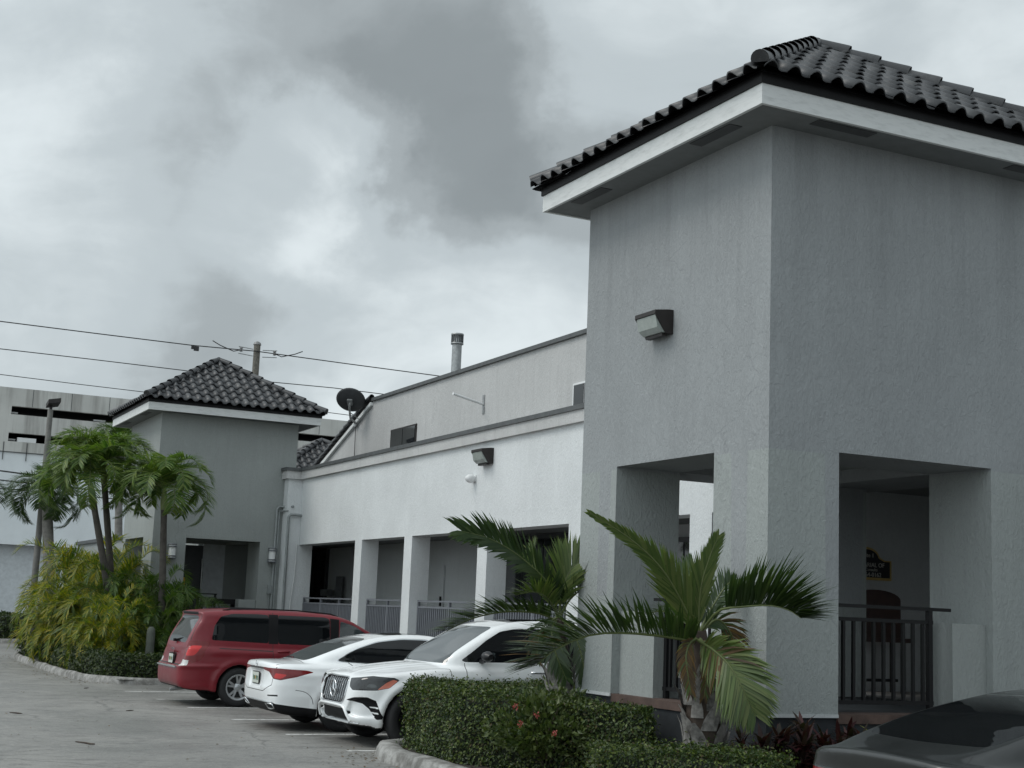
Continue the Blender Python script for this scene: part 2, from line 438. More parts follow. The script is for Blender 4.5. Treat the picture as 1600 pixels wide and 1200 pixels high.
simple('plinth_paint', (0.018, 0.022, 0.026), 0.75, var=0.3)
def fascia_mat():
    m, nt, b, out = new_mat('fascia_white')
    p = POS(nt)
    f = NOISE(nt, POS(nt, (1.2, 1.2, 6)), 3.5, 6, 0.68)
    c = MIX(nt, RAMP(nt, f, [(0.48, 0), (0.75, 1)]), (0.66, 0.675, 0.67), (0.50, 0.515, 0.51))
    nt.links.new(c, b.inputs['Base Color']); b.inputs['Roughness'].default_value = 0.7
    BUMP(nt, b, f, 0.2, 0.01)
fascia_mat()
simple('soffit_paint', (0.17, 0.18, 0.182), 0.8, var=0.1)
simple('soffit_grille', (0.06, 0.063, 0.065), 0.7)
simple('black_flashing', (0.010, 0.010, 0.011), 0.6, var=0.3, spec=.25)
simple('dark_flashing', (0.075, 0.08, 0.082), 0.5, var=0.25)
def tile_mat():
    m, nt, b, out = new_mat('roof_tile')
    p = POS(nt)
    g = N(nt, 'ShaderNodeNewGeometry')
    c = RAMP(nt, g.outputs['Random Per Island'], [(0, (0.028, 0.029, 0.032)), (0.5, (0.042, 0.044, 0.048)), (0.9, (0.058, 0.060, 0.064)), (1, (0.085, 0.085, 0.085))])
    c = MIX(nt, RAMP(nt, NOISE(nt, p, 7, 6, 0.7), [(0.46, 0), (0.66, 0.7)]), c, (0.016, 0.016, 0.017))
    c = MIX(nt, RAMP(nt, NOISE(nt, p, 28, 4, 0.6), [(0.55, 0), (0.7, 0.35)]), c, (0.13, 0.13, 0.125))
    nt.links.new(c, b.inputs['Base Color']); b.inputs['Roughness'].default_value = 0.42
    BUMP(nt, b, NOISE(nt, p, 60, 4, 0.6), 0.25, 0.006)
tile_mat()
simple('rail_black', (0.009, 0.009, 0.010), 0.5, var=0.1, spec=.25)
simple('rail_grey', (0.16, 0.17, 0.19), 0.5, var=0.1)
simple('bronze_metal', (0.030, 0.026, 0.025), 0.5, 0.0, var=0.2, spec=.3)
simple('galvanised', (0.34, 0.35, 0.35), 0.45, 0.6, var=0.25, vscale=9)
simple('white_plastic', (0.72, 0.73, 0.73), 0.5, var=0.05)
simple('dish_grey', (0.045, 0.047, 0.05), 0.5, var=0.2)
simple('conduit_paint', (0.25, 0.27, 0.27), 0.55, var=0.15)
simple('wood_pole', (0.15, 0.14, 0.12), 0.85, var=0.3, vscale=8)
simple('grey_pole', (0.17, 0.165, 0.155), 0.7, var=0.25, vscale=5)
simple('cable_black', (0.03, 0.03, 0.032), 0.6)
simple('ceramic_grey', (0.20, 0.20, 0.20), 0.4)
simple('dark_wood', (0.055, 0.026, 0.020), 0.5, var=0.3, vscale=10)
simple('sign_black', (0.008, 0.008, 0.009), 0.4)
simple('sign_gold', (0.50, 0.36, 0.13), 0.4, 0.4, var=0.15)
simple('sign_letter', (0.50, 0.49, 0.45), 0.5, var=0.0)
simple('door_dark', (0.04, 0.043, 0.047), 0.4, var=0.2)
simple('notice_grey', (0.16, 0.17, 0.18), 0.6, var=0.3, vscale=20)
simple('yellow_paint', (0.45, 0.30, 0.02), 0.6, var=0.15)
simple('lamp_lens', (0.30, 0.33, 0.31), 0.25, var=0.12, vscale=14)
def glass_mat(name, col, rough=0.04, spec=0.6):
    m, nt, b, out = new_mat(name)
    b.inputs['Base Color'].default_value = (*col, 1); b.inputs['Roughness'].default_value = rough
    b.inputs['Specular IOR Level'].default_value = spec
    return m
glass_mat('window_glass', (0.012, 0.014, 0.016))
def garage_mat():
    m, nt, b, out = new_mat('garage_concrete')
    p = POS(nt)
    c = MIX(nt, RAMP(nt, NOISE(nt, p, 0.4, 5, 0.6), [(0.3, 0), (0.7, 1)]), (0.48, 0.48, 0.455), (0.62, 0.62, 0.59))
    run = NOISE(nt, POS(nt, (2.2, 2.2, 0.16)), 0.9, 5, 0.65)
    c = MIX(nt, RAMP(nt, run, [(0.48, 0), (0.72, 0.75)]), c, (0.26, 0.25, 0.235))
    nt.links.new(c, b.inputs['Base Color']); b.inputs['Roughness'].default_value = 0.85
garage_mat()
simple('garage_white', (0.76, 0.80, 0.82), 0.8, var=0.06, vscale=1.0)
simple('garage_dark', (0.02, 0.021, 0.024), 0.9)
simple('pale_grey', (0.55, 0.58, 0.60), 0.8)  # even pale grey of lower and inner walls

# ------------------------------------------------------------------ ground
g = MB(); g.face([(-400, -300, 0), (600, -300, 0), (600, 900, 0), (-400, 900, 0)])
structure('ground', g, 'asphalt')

STRIPES = [(29.4, 6.05), (27.25, 6.2), (25.24, 6.3), (22.75, 6.4), (20.25, 6.5), (17.95, 6.6), (10.2, 6.6), (7.4, 6.6)]
for y, x0 in STRIPES:
    s = MB(); s.face([(x0, y-0.05, 0.004), (11.2, y-0.05, 0.004), (11.2, y+0.05, 0.004), (x0, y+0.05, 0.004)])
    structure('parking_line', s, 'worn_paint')

def kerb(path, w=0.16, h=0.15, name='kerb'):
    """rounded concrete kerb swept along a ground path, with a little settlement"""
    pts = [np.array(p, float) for p in path]
    D = []
    for a, b in zip(pts[:-1], pts[1:]):
        n = max(2, int(np.linalg.norm(b-a)/0.25))
        D += [a+(b-a)*i/n for i in range(n)]
    D.append(pts[-1])
    # soften the bends
    for _ in range(3):
        D = [D[0]]+[(D[i-1]+2*D[i]+D[i+1])/4 for i in range(1, len(D)-1)]+[D[-1]]
    prof = [(-w/2-0.02, -0.02), (-w/2, h*0.55), (-w/2+0.035, h*0.9), (0, h), (w/2-0.035, h*0.9), (w/2, h*0.55), (w/2+0.02, -0.02)]
    rows = []
    for i, p in enumerate(D):
        t = D[min(i+1, len(D)-1)]-D[max(i-1, 0)]; t /= np.linalg.norm(t); nn = np.array([t[1], -t[0]])
        j = 0.012*math.sin(i*1.3)+0.01*math.sin(i*0.47)
        rows.append([(p[0]+nn[0]*(a+j), p[1]+nn[1]*(a+j), z*(1+0.06*math.sin(i*0.9))) for a, z in prof])
    k = MB(); k.quad_grid(rows, 0, True)
    k.face([r for r in rows[0]]); k.face([r for r in rows[-1]][::-1])
    return structure(name, k, 'kerb_concrete')
BED_FAR = [(12.2, 31.75), (8.6, 31.75), (7.2, 31.8), (6.5, 31.75), (6.15, 32.2), (5.85, 33.6), (5.75, 35.5), (5.75, 39.5), (5.85, 44), (6.4, 46.2), (8.0, 46.9), (12.0, 46.9)]
kerb(BED_FAR)
BED_NEAR = [(12.3, 18.25), (9.2, 18.3), (7.7, 18.2), (7.05, 17.75), (6.78, 17.0), (6.75, 16.0), (6.72, 14.0), (6.75, 12.0), (7.0, 11.0), (7.6, 10.7), (9.0, 10.7), (14.0, 10.7)]
kerb(BED_NEAR, w=0.30, h=0.17)
BED_BACK = [(5.2, 60), (6.9, 57.0), (8.2, 56.6), (12, 56.6)]
kerb(BED_BACK)
def bed(poly, z, name='bed_soil'):
    m = MB(); m.face([(x, y, z) for x, y in poly]); structure(name, m, 'mulch')
bed(BED_FAR, 0.10); bed(BED_NEAR, 0.12); bed([(5.2, 60), (6.9, 57.0), (8.2, 56.6), (12, 56.6), (16, 66), (6, 66)], 0.1)

# ------------------------------------------------------------------ tile roofs
TW, TC = 0.275, 0.37
def tile_plane(mb, E0, E1, T0, T1, width=TW, course=TC, seed=0):
    """S-tiles on the roof plane with eave E0->E1 and upper edge T0->T1: one curved tile per course and column"""
    E0, E1, T0, T1 = (np.array(p, float) for p in (E0, E1, T0, T1))
    u = (E1-E0); Lu = np.linalg.norm(u); u /= Lu
    mid = (T0+T1)/2-E0; v = mid-u*np.dot(mid, u); Lv = np.linalg.norm(v); v /= Lv
    n = np.cross(u, v)
    a0, a1 = np.dot(T0-E0, u), np.dot(T1-E0, u)
    r = random.Random(seed)
    nu = int(Lu/width)+1; nv = int(Lv/course)+1
    S = [0, .07, .16, .27, .38, .49, .58, .66, .80, 1.03]
    H = [0.004, .035, .062, .080, .080, .062, .035, .010, .0, .006]
    for j in range(nv):
        v0 = j*course - (0.05 if j == 0 else 0.0); v1 = min(j*course+course+0.07, Lv)
        if v1-v0 < 0.05: continue
        for i in range(nu):
            jit = r.uniform(-.010, .010); tilt = r.uniform(-.007, .011)
            rows = []
            for (vv, lift) in ((v0, 0.030+tilt), ((v0+v1)/2, 0.016+tilt/2), (v1, 0.002)):
                f = min(max(vv/Lv, 0), 1)
                l, rr = a0*f, Lu+(a1-Lu)*f
                row = []
                for s, h in zip(S, H):
                    uu = min(max((i+s)*width+jit, l-0.01), rr+0.01)
                    row.append(E0+u*uu+v*vv+n*(h*1.0+lift))
                rows.append(row)
            if np.linalg.norm(rows[0][0]-rows[0][-1]) < 0.02 and np.linalg.norm(rows[-1][0]-rows[-1][-1]) < 0.02: continue
            front = [p-n*0.016 for p in rows[0]]
            mb.quad_grid([front]+rows, 0, True)
def hip_caps(mb, P0, P1, r=0.088, L=0.40, end=True):
    P0, P1 = np.array(P0, float), np.array(P1, float); d = P1-P0; Lt = np.linalg.norm(d); d /= Lt
    side = np.cross(d, (0, 0, 1.0)); side /= np.linalg.norm(side); up = np.cross(side, d)
    k = int(Lt/L)+1; seg = Lt/k
    for i in range(k):
        rows = []
        for (s, rr, li) in ((-0.03, r*1.06, 0.035), (0.0, r*1.06, 0.035), (seg*0.5, r*0.98, 0.02), (seg+0.05, r*0.9, 0.0)):
            c = P0+d*(i*seg+s)+up*li
            rows.append([c+rr*(math.cos(a)*side+math.sin(a)*up) for a in np.linspace(-0.35, math.pi+0.35, 11)])
        mb.quad_grid(rows, 0, True)
        if i == 0 and end: mb.face(rows[0], 0)
def hip_roof(t, x0, x1, y0, y1, ze, zt, tiles=True, seed=0):
    """pyramid roof: under-deck, tiled slopes, hip caps; returns the roof part"""
    ax, ay = (x0+x1)/2, (y0+y1)/2
    A = (ax, ay, zt)
    C = [(x0, y0, ze), (x1, y0, ze), (x1, y1, ze), (x0, y1, ze)]
    dk = MB()
    dz = 0.03
    for i in range(4):
        a, b = C[i], C[(i+1) % 4]
        dk.face([(a[0], a[1], a[2]-dz), (b[0], b[1], b[2]-dz), (ax, ay, zt-dz)])
    rp = dk.build('roof_deck', 'black_flashing', t)
    tl = MB()
    for i in range(4): tile_plane(tl, C[i], C[(i+1) % 4], A, A, seed=seed+i)
    tl.build('roof_tiles', 'roof_tile', t)
    for c in C:
        h = MB(); hip_caps(h, (c[0], c[1], c[2]+0.06), (ax, ay, zt+0.06)); h.build('hip_tiles', 'roof_tile', t)
    cap = MB(); cap.lathe([(0.02, 0.13), (0.07, 0.12), (0.11, 0.08), (0.13, 0.0)], A, 'z', 16); cap.build('ridge_cap', 'roof_tile', t)

def eave_box(t, x0, x1, y0, y1, z, o, fz=0.20, vents=()):
    """soffit, white fascia boards (mitred), black drip edge"""
    X0, X1, Y0, Y1 = x0-o, x1+o, y0-o, y1+o
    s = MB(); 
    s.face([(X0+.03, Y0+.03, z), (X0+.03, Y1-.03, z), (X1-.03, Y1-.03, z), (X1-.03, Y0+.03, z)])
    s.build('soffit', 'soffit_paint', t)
    def ring(name, mat, e, za, zb, th):
        m = MB()
        o_ = [(X0-e, Y0-e), (X1+e, Y0-e), (X1+e, Y1+e), (X0-e, Y1+e)]
        i_ = [(X0-e+th, Y0-e+th), (X1+e-th, Y0-e+th), (X1+e-th, Y1+e-th), (X0-e+th, Y1+e-th)]
        for k in range(4):
            j = (k+1) % 4
            a, b, c, d = o_[k], o_[j], i_[j], i_[k]
            m.face([(*a, za), (*b, za), (*b, zb), (*a, zb)]); m.face([(*d, zb), (*c, zb), (*c, za), (*d, za)])
            m.face([(*a, za), (*d, za), (*c, za), (*b, za)]); m.face([(*a, zb), (*b, zb), (*c, zb), (*d, zb)])
        m.build(name, mat, t)
    ring('fascia', 'fascia_white', 0, z-0.012, z+fz, 0.04)
    ring('drip_edge', 'black_flashing', 0.02, z+fz+0.002, z+fz+0.11, 0.10)
    for (vx0, vx1, vy0, vy1) in vents:
        v = MB(); v.box(vx0, vx1, vy0, vy1, z-0.008, z+0.01)
        v.build('soffit_vent', 'soffit_grille', t)

ZF = 0.97      # walkway floor
def tower(name, label, x0, x1, y0, y1, stucco_mat, ox, oy, seed, zh=3.63, zs=7.0, apex=8.93, over=0.5, back=0.0, trim=0.0):
    """square entrance tower: four corner piers carry a tall stucco box under a tiled pyramid roof
       ox: (from, to) of the openings in the +-Y faces, oy: of the +-X faces"""
    t = thing(name, label, 'tower', ((x0+x1)/2, (y0+y1)/2, 0))
    w = MB()
    for (xa, xb) in ((x0, ox[0]), (ox[1], x1)):
        for (ya, yb) in ((y0, oy[0]), (oy[1], y1)):
            w.box(xa, xb-(back if xb == x1 and yb == y1 else 0), ya, yb, ZF, zh, skip=('t', 'b'))
    # upper box: outer faces, underside frame of the lintels, lintel backs and recessed ceiling
    w.box(x0, x1, y0, y1, zh, zs, skip=('t', 'b'))
    ix0, ix1, iy0, iy1 = ox[0], ox[1], oy[0], oy[1]
    for (xa, xb, ya, yb) in ((x0, x1, y0, iy0), (x0, x1, iy1, y1), (x0, ix0, iy0, iy1), (ix1, x1, iy0, iy1)):
        w.face([(xa, ya, zh), (xa, yb, zh), (xb, yb, zh), (xb, ya, zh)])
    zc = zh+0.16
    for a, b in (((ix0, iy0), (ix1, iy0)), ((ix1, iy0), (ix1, iy1)), ((ix1, iy1), (ix0, iy1)), ((ix0, iy1), (ix0, iy0))):
        w.face([(*b, zh), (*a, zh), (*a, zc), (*b, zc)])
    w.build('wall', stucco_mat, t)
    c = MB(); c.face([(ix0, iy0, zc), (ix0, iy1, zc), (ix1, iy1, zc), (ix1, iy0, zc)]); c.build('ceiling', 'grey_stucco_plain', t)
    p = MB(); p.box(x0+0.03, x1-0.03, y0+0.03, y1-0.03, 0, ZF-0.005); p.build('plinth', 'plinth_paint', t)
    for (xa, xb, ya, yb) in ((x0-.012, ox[0], y0-.012, y0+.02), (x0-.012, x0+.02, y0+.02, oy[0]), (x0-.012, x0+.02, oy[1], y1), (ox[1], x1, y0-.012, y0+.02)):
        tr = MB(); tr.box(xa, xb, ya, yb, ZF-.03, ZF+.004); tr.build('base_trim', 'inner_white', t)
    fl = MB(); fl.box(ox[0], ox[1], y0+0.005, y0+0.35, ZF-0.09, ZF+0.002); fl.box(x0+0.005, x0+0.35, oy[0], oy[1], ZF-0.09, ZF+0.002)
    fl.build('brick_sill', 'brick_edge', t)
    xm, ym = (x0+x1)/2, (y0+y1)/2
    vents = []
    for q in (-1.35, 1.35):
        vents += [(x0-over+.10, x0-over+.26, ym+q-.38, ym+q+.38), (xm+q-.38, xm+q+.38, y0-over+.10, y0-over+.26)]
    eave_box(t, x0, x1, y0, y1-trim, zs, over, vents=vents)
    hip_roof(t, x0-over-.08, x1+over+.08, y0-over-.08, y1-trim+over+.08, zs+0.315, apex, seed=seed)
    return t
NT = tower('entrance_tower', 'tall grey stucco entrance tower nearest the camera, with a brown wall lamp on its side', 8.63, 12.68, 11.72, 15.58, 'grey_stucco', (9.523, 11.62), (12.685, 14.73), 11, back=.26, trim=.12)
LT = tower('entrance_tower', 'far grey tower behind the red minivan, with a dark tiled pyramid roof', 8.63, 12.60, 39.85, 43.9, 'grey_stucco_plain', (9.56, 11.68), (41.05, 43.55), 31, zh=3.56)

# half-height piers at the railing ends inside the openings of the towers
def rail_pier(tower_obj, x0, x1, y0, y1):
    m = MB(); m.box(x0, x1, y0, y1, ZF, 1.93); m.build('rail_pier', 'grey_stucco_plain', tower_obj)
rail_pier(NT, 11.14, 11.617, 11.82, 12.16)
rail_pier(NT, 8.74, 9.08, 13.98, 14.727)
rail_pier(LT, 11.2, 11.677, 39.95, 40.3)

def railing(label, p0, p1, zb, zr, zt, n, mat, posts=(0, 1), hand=None, group=None, bar=0.016, name='railing'):
    """picket railing from p0 to p1 (x, y); panel top zr, handrail zt"""
    p0, p1 = np.array(p0, float), np.array(p1, float); d = p1-p0; L = np.linalg.norm(d); d /= L; nrm = np.array([-d[1], d[0]])
    t = thing(name, label, 'railing', ((p0[0]+p1[0])/2, (p0[1]+p1[1])/2, ZF), 0, group)
    D3, N3 = np.array([d[0], d[1], 0]), np.array([nrm[0], nrm[1], 0])
    def P(s, z): q = p0+d*s; return np.array([q[0], q[1], z])
    for nm, z in (('top_rail', zr), ('bottom_rail', zb)):
        m = MB(); m.obox(P(L/2, z), D3*L/2, N3*0.022, (0, 0, 0.02)); m.build(nm, mat, t)
    a, b = hand if hand else (0, L)
    m = MB(); m.obox(P((a+b)/2, zt), D3*(b-a)/2, N3*0.026, (0, 0, 0.018)); m.build('handrail', mat, t)
    for s in posts:
        m = MB(); m.obox(P(0.025+s*(L-0.05), (ZF+zt-.018)/2), D3*0.027, N3*0.027, (0, 0, (zt-.018-ZF)/2)); m.build('post', mat, t)
    for i in range(n):
        s = L*(i+1)/(n+1)
        m = MB(); m.obox(P(s, (zb+.02+zr-.02)/2), D3*bar, N3*bar, (0, 0, (zr-zb-.04)/2)); m.build('picket', mat, t)
    return t
railing('black picket railing across the front opening of the near tower, beside the dark car', (9.53, 11.98), (11.0, 11.98), 1.08, 1.93, 2.07, 10, 'rail_black', posts=(0.99,), hand=(0, 1.72))
railing('black picket railing behind the palm fronds, in the side opening of the near tower', (8.88, 12.69), (8.88, 13.97), 1.08, 1.93, 2.07, 9, 'rail_black', posts=(0.98,), hand=(0, 1.5))
railing('dark railing inside the opening of the far grey tower, half hidden by shrubs', (9.56, 40.1), (10.6, 40.1), 1.08, 1.93, 2.04, 7, 'rail_black', posts=(0.98,))

# ------------------------------------------------------------------ arcade building
AR = thing('arcade_building', 'long white arcade building with square columns and an upper storey, between the two grey towers', 'building', (14, 28, 0))
XA, XB = 12.70, 13.16
ZH, ZC0, ZC1, ZC2 = 3.53, 5.39, 5.62, 5.73
Y_END = 16.25
m = MB()
m.box(XA, XB, Y_END, 39.45, ZH, ZC1)
m.box(12.28, 13.10, 39.45, 39.84, ZF, ZC1)          # return pier at the far tower
m.build('wall', 'white_stucco', AR)
for (ya, yb) in ((34.81, 34.32), (31.46, 30.98), (27.35, 26.88), (23.37, 22.75), (19.32, 18.7), (16.75, Y_END)):
    m = MB(); m.box(XA, XB, yb, ya, ZF, ZH, skip=('t',)); m.build('column', 'white_stucco', AR)
m = MB()
m.box(XA-0.09, XA+0.3, Y_END-0.1, 39.36, ZC0, ZC1-.001, skip=()); m.box(12.19, XA-0.09, 39.36, 39.84, ZC0, ZC1-.001)
m.build('coping', 'cream_stucco', AR)
m = MB(); m.box(XA-0.13, XA+0.34, Y_END-0.14, 39.84, ZC1, ZC2-.02); m.box(12.15, XA-0.13, 39.32, 39.84, ZC1, ZC2-.02)
m.build('flashing', 'dark_flashing', AR)
# walkway, back wall, ceiling
XW = 15.0
m = MB(); m.box(XA-.25, XW, 15.7, 48, 0, ZF-.003); m.box(XA-.05, 24, 8.0, 15.7, 0, ZF-.003); m.box(8.9, XA-.25, 15.65, 16.2, 0, ZF-.006); m.build('walkway', 'walk_concrete', AR)
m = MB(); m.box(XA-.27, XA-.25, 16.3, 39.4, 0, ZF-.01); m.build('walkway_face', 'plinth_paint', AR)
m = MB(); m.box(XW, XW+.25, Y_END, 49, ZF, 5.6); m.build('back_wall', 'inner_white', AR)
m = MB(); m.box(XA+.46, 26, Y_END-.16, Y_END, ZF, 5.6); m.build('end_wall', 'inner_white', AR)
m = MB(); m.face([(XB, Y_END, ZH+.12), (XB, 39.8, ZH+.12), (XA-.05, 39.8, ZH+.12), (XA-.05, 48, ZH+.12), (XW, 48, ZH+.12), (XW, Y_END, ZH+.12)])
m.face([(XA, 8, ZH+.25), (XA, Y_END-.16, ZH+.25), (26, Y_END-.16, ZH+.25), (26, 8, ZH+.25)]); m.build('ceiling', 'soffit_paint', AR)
m = MB(); m.box(12.75, 13.7, 11.9, 12.35, ZF, 3.3); m.box(15.3, 26, 11.9, 12.35, ZF, 3.3); m.box(12.75, 26, 11.9, 12.35, 3.3, ZC1); m.box(12.75, 26, 12.35, Y_END-.2, ZC1-.15, ZC1-.05); m.build('light_block_wall', 'white_stucco', AR)  # unseen wall and slab, added to keep sky light out of the tower
m = MB(); m.box(XA+.34, 16, Y_END, 45, 5.5, 5.6); m.build('flat_roof', 'dark_flashing', AR)
m = MB(); m.box(XA-.05, XW, 48.0, 48.2, ZF, ZH+.12); m.build('end_partition', 'pale_grey', AR)
# shop fronts and doors on the back wall
def shopfront(y0, y1, z1, mull):
    f = MB(); f.box(XW-.09, XW-.004, y0, y1, ZF, z1); fo = f.build('shopfront', 'door_dark', AR)
    ed = np.linspace(y0+.06, y1-.06, mull+1)
    for a, b in zip(ed[:-1], ed[1:]):
        g_ = MB(); g_.box(XW-.11, XW-.092, a+.03, b-.03, ZF+.12, z1-.1); sub(g_, 'pane', 'window_glass', fo)
shopfront(43.4, 47.3, ZH+.1, 4); shopfront(27.4, 31.9, ZH+.1, 4); shopfront(20.2, 24.6, 3.4, 5)
f = MB(); f.box(XW-.06, XW-.004, 39.95, 40.85, ZF, 3.05); fo = f.build('door', 'door_dark', AR)
h = MB(); h.box(XW-.11, XW-.065, 40.02, 40.07, 1.95, 2.2); sub(h, 'handle', 'galvanised', fo)
f = MB(); f.box(XW-.05, XW-.004, 34.2, 35.1, ZF, 3.0); fo = f.build('door', 'inner_white', AR)
h = MB(); h.box(XW-.10, XW-.055, 34.26, 34.31, 1.95, 2.2); sub(h, 'handle', 'rail_black', fo)

# upper storey (set back), its left end sloping under a tiled roof
XS = 15.6
def US(px, py): return on_x(px, py, XS)
r1, r0, rb = US(909, 527), US(583, 625), US(505, 722)
zr = (r1[2]+r0[2])/2
yr, yb_ = r0[1], rb[1]; zb_ = rb[2]
sl = (zr-zb_)/(yb_-yr); yfoot = yr+(zr-5.5)/sl
m = MB()
m.prism([(XS, 17, 5.5), (XS, yfoot, 5.5), (XS, yr, zr), (XS, 17, zr)], (0.3, 0, 0)); m.build('upper_wall', 'cream_stucco', AR)
m = MB(); m.box(XS-.08, 26, 17, yr-.05, zr, zr+.10); m.build('upper_roof_edge', 'dark_flashing', AR)
m = MB()
tile_plane(m, (XS+8, yfoot+.3, 5.5-.3*sl+.06), (XS-.12, yfoot+.3, 5.5-.3*sl+.06), (XS+8, yr, zr+.06), (XS-.12, yr, zr+.06), seed=5)
ro = m.build('sloping_roof', 'roof_tile', AR)
m = MB(); hip_caps(m, (XS-.06, yfoot+.2, 5.5-.2*sl+.10), (XS-.06, yr, zr+.13), r=0.09); sub(m, 'rake_tiles', 'roof_tile', ro)
m = MB(); nn = np.array([0, sl, 1])/math.hypot(sl, 1); dd = np.array([0, 1, -sl])/math.hypot(sl, 1); Lr = math.hypot(yfoot-yr, zr-5.5)
m.obox(np.array([XS-.05, yr, zr])+dd*Lr/2-nn*.085, (0.045, 0, 0), dd*Lr/2, nn*0.055); m.build('rake_board', 'fascia_white', AR)
def upper_window(y0, y1, z0, z1, mull, frame):
    m = MB(); m.box(XS-.03, XS-.003, y0, y1, z0, z1); fo = m.build('window', frame, AR)
    ed = np.linspace(y0+.05, y1-.05, mull+1)
    for a, b in zip(ed[:-1], ed[1:]):
        g_ = MB(); g_.box(XS-.045, XS-.032, a+.02, b-.02, z0+.05, z1-.05); sub(g_, 'pane', 'window_glass', fo)
wa, wb = US(612, 671), US(652, 663)
upper_window(wb[1], wa[1], 6.30, (wa[2]+wb[2])/2, 2, 'bronze_metal')
wc = US(897, 600)
upper_window(wc[1]-1.1, wc[1], 6.25, wc[2], 2, 'white_plastic')
# walkway railings between the columns
for lab, a, b, n, ps in (('grey picket railing in the dark far bay of the arcade, above the minivan', 39.4, 34.85, 40, (0.0, 0.33, 0.66, 1)),
                     ('grey picket railing in the narrow arcade bay between the second and third columns', 34.3, 31.48, 24, (0.0, .5, 1)),
                     ('grey picket railing in the arcade bay just above the white saloon roof', 30.96, 27.37, 31, (0.0, .5, 1)),
                     ('grey picket railing in the nearest visible arcade bay, below the black shopfront', 26.86, 23.4, 30, (0.0, .5, 1))):
    railing(lab, (12.93, a), (12.93, b), 1.08, 1.90, 2.04, n, 'rail_grey', posts=ps, group='railings between the arcade columns', bar=0.018)

# ------------------------------------------------------------------ small tiled roof beyond, and the wing beyond the far tower
ys = 50.0
pk = on_y(503, 687, ys)
SR = thing('roof_turret', 'little dark tiled hip roof peeking out between the far tower and the sloping upper wall', 'roof', (pk[0], ys, 0))
m = MB(); m.box(pk[0]-2.4, pk[0]+2.4, ys-2.4, ys+2.4, 0, pk[2]-1.95); m.build('wall', 'grey_stucco_plain', SR)
hip_roof(SR, pk[0]-2.9, pk[0]+2.9, ys-2.9, ys+2.9, pk[2]-1.9, pk[2]-.08, seed=77)

WG = thing('arcade_wing', 'low grey arcade wing with a dark bay beyond the far tower, seen between palm trunks', 'building', (11, 55, 0))
wz = on_x(165, 846, 11.0)[2]
m = MB(); m.box(11.0, 11.4, 44.2, 66, wz-.5, wz); m.box(11.0, 11.4, 44.2, 46, ZF, wz-.5, skip=('t',)); m.box(11.0, 11.4, 52, 52.6, ZF, wz-.5, skip=('t',)); m.box(11.0, 11.4, 60, 61, ZF, wz-.5, skip=('t',)); m.build('wall', 'grey_stucco_plain', WG)
m = MB(); m.box(10.9, 11.5, 44.2, 66, wz, wz+.14); m.build('coping', 'dark_flashing', WG)
m = MB(); m.box(13, 13.2, 44.2, 66, 0, wz); m.box(11.4, 13, 44.2, 66, 0, ZF); m.build('back_wall', 'door_dark', WG)

# ------------------------------------------------------------------ parking garage
YG = 75.0
def G(px, py): p = on_y(px, py, YG); return p[0], p[2]
gz = lambda py, px: on_y(px, py, YG)[2]
GA = thing('parking_garage', 'pale concrete parking garage with long dark openings and weather streaks, far left', 'building', (6, YG+6, 0))
ztop = gz(604, 5); za1 = gz(634, 20); za0 = gz(647, 20); zb1 = gz(675.5, 15); zb0 = gz(689, 15); zlow = gz(850, 5)
gx0, gx1 = -14.0, 40.0
xa = G(18, 640)[0]; xb = G(13, 682)[0]
m = MB()
def strip(x0, x1, z0, z1, mi=0, y=YG, d=0.35): m.box(x0, x1, y, y+d, z0, z1, mi)
strip(gx0, gx1, za1, ztop); strip(gx0, xa-4.5, za0, za1); strip(xa-4.2, xa, za0, za1); strip(28, gx1, za0, za1)
strip(gx0, gx1, zb1, za0); strip(gx0, xb-4.5, zb0, zb1); strip(xb-4.2, xb, zb0, zb1); strip(28, gx1, zb0, zb1); strip(gx0, gx1, zb0-.55, zb0)
m.build('wall', 'garage_concrete', GA)
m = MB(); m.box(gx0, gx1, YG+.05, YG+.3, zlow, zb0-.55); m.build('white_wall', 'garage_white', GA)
m = MB(); m.box(gx0, gx1, YG+.7, YG+.9, 0, zlow); m.build('lower_wall', 'pale_grey', GA)
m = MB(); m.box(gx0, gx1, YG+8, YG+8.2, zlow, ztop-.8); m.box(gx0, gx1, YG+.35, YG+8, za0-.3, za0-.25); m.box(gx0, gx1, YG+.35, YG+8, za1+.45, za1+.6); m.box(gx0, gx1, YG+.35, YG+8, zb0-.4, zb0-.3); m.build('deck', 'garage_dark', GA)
for (x0, z0) in ((G(22, 642)[0], gz(643, 22)), (G(160, 655)[0], gz(656, 160)), (G(18, 684)[0], gz(685, 18))):
    m = MB(); m.box(x0-.35, x0+.25, YG+.5, YG+.7, z0-.04, z0+.04); m.build('deck_light', 'white_plastic', GA)
x0 = G(27, 690)[0]
m = MB(); m.box(x0, x0+.9, YG+.02, YG+.3, zb0+.003, zb0+.22); m.build('deck_panel', 'white_plastic', GA)
m = MB()
m.box(gx0, gx1, YG-.02, YG+.0, zb0-.56, zb0-.52)
for k in range(9):
    xx = G(42, 700)[0]+(k-4)*1.12; m.box(xx-.02, xx+.02, YG-.02, YG+.0, zb0-.95, zb0-.05)
m.build('joint_line', 'dark_flashing', GA)
for k in range(12):
    xx = G(53, 610)[0]+(k-3)*1.9
    m = MB(); m.box(xx-.015, xx+.015, YG-.004, YG, za1+.02, ztop-.01); m.build('panel_joint', 'dark_flashing', GA)

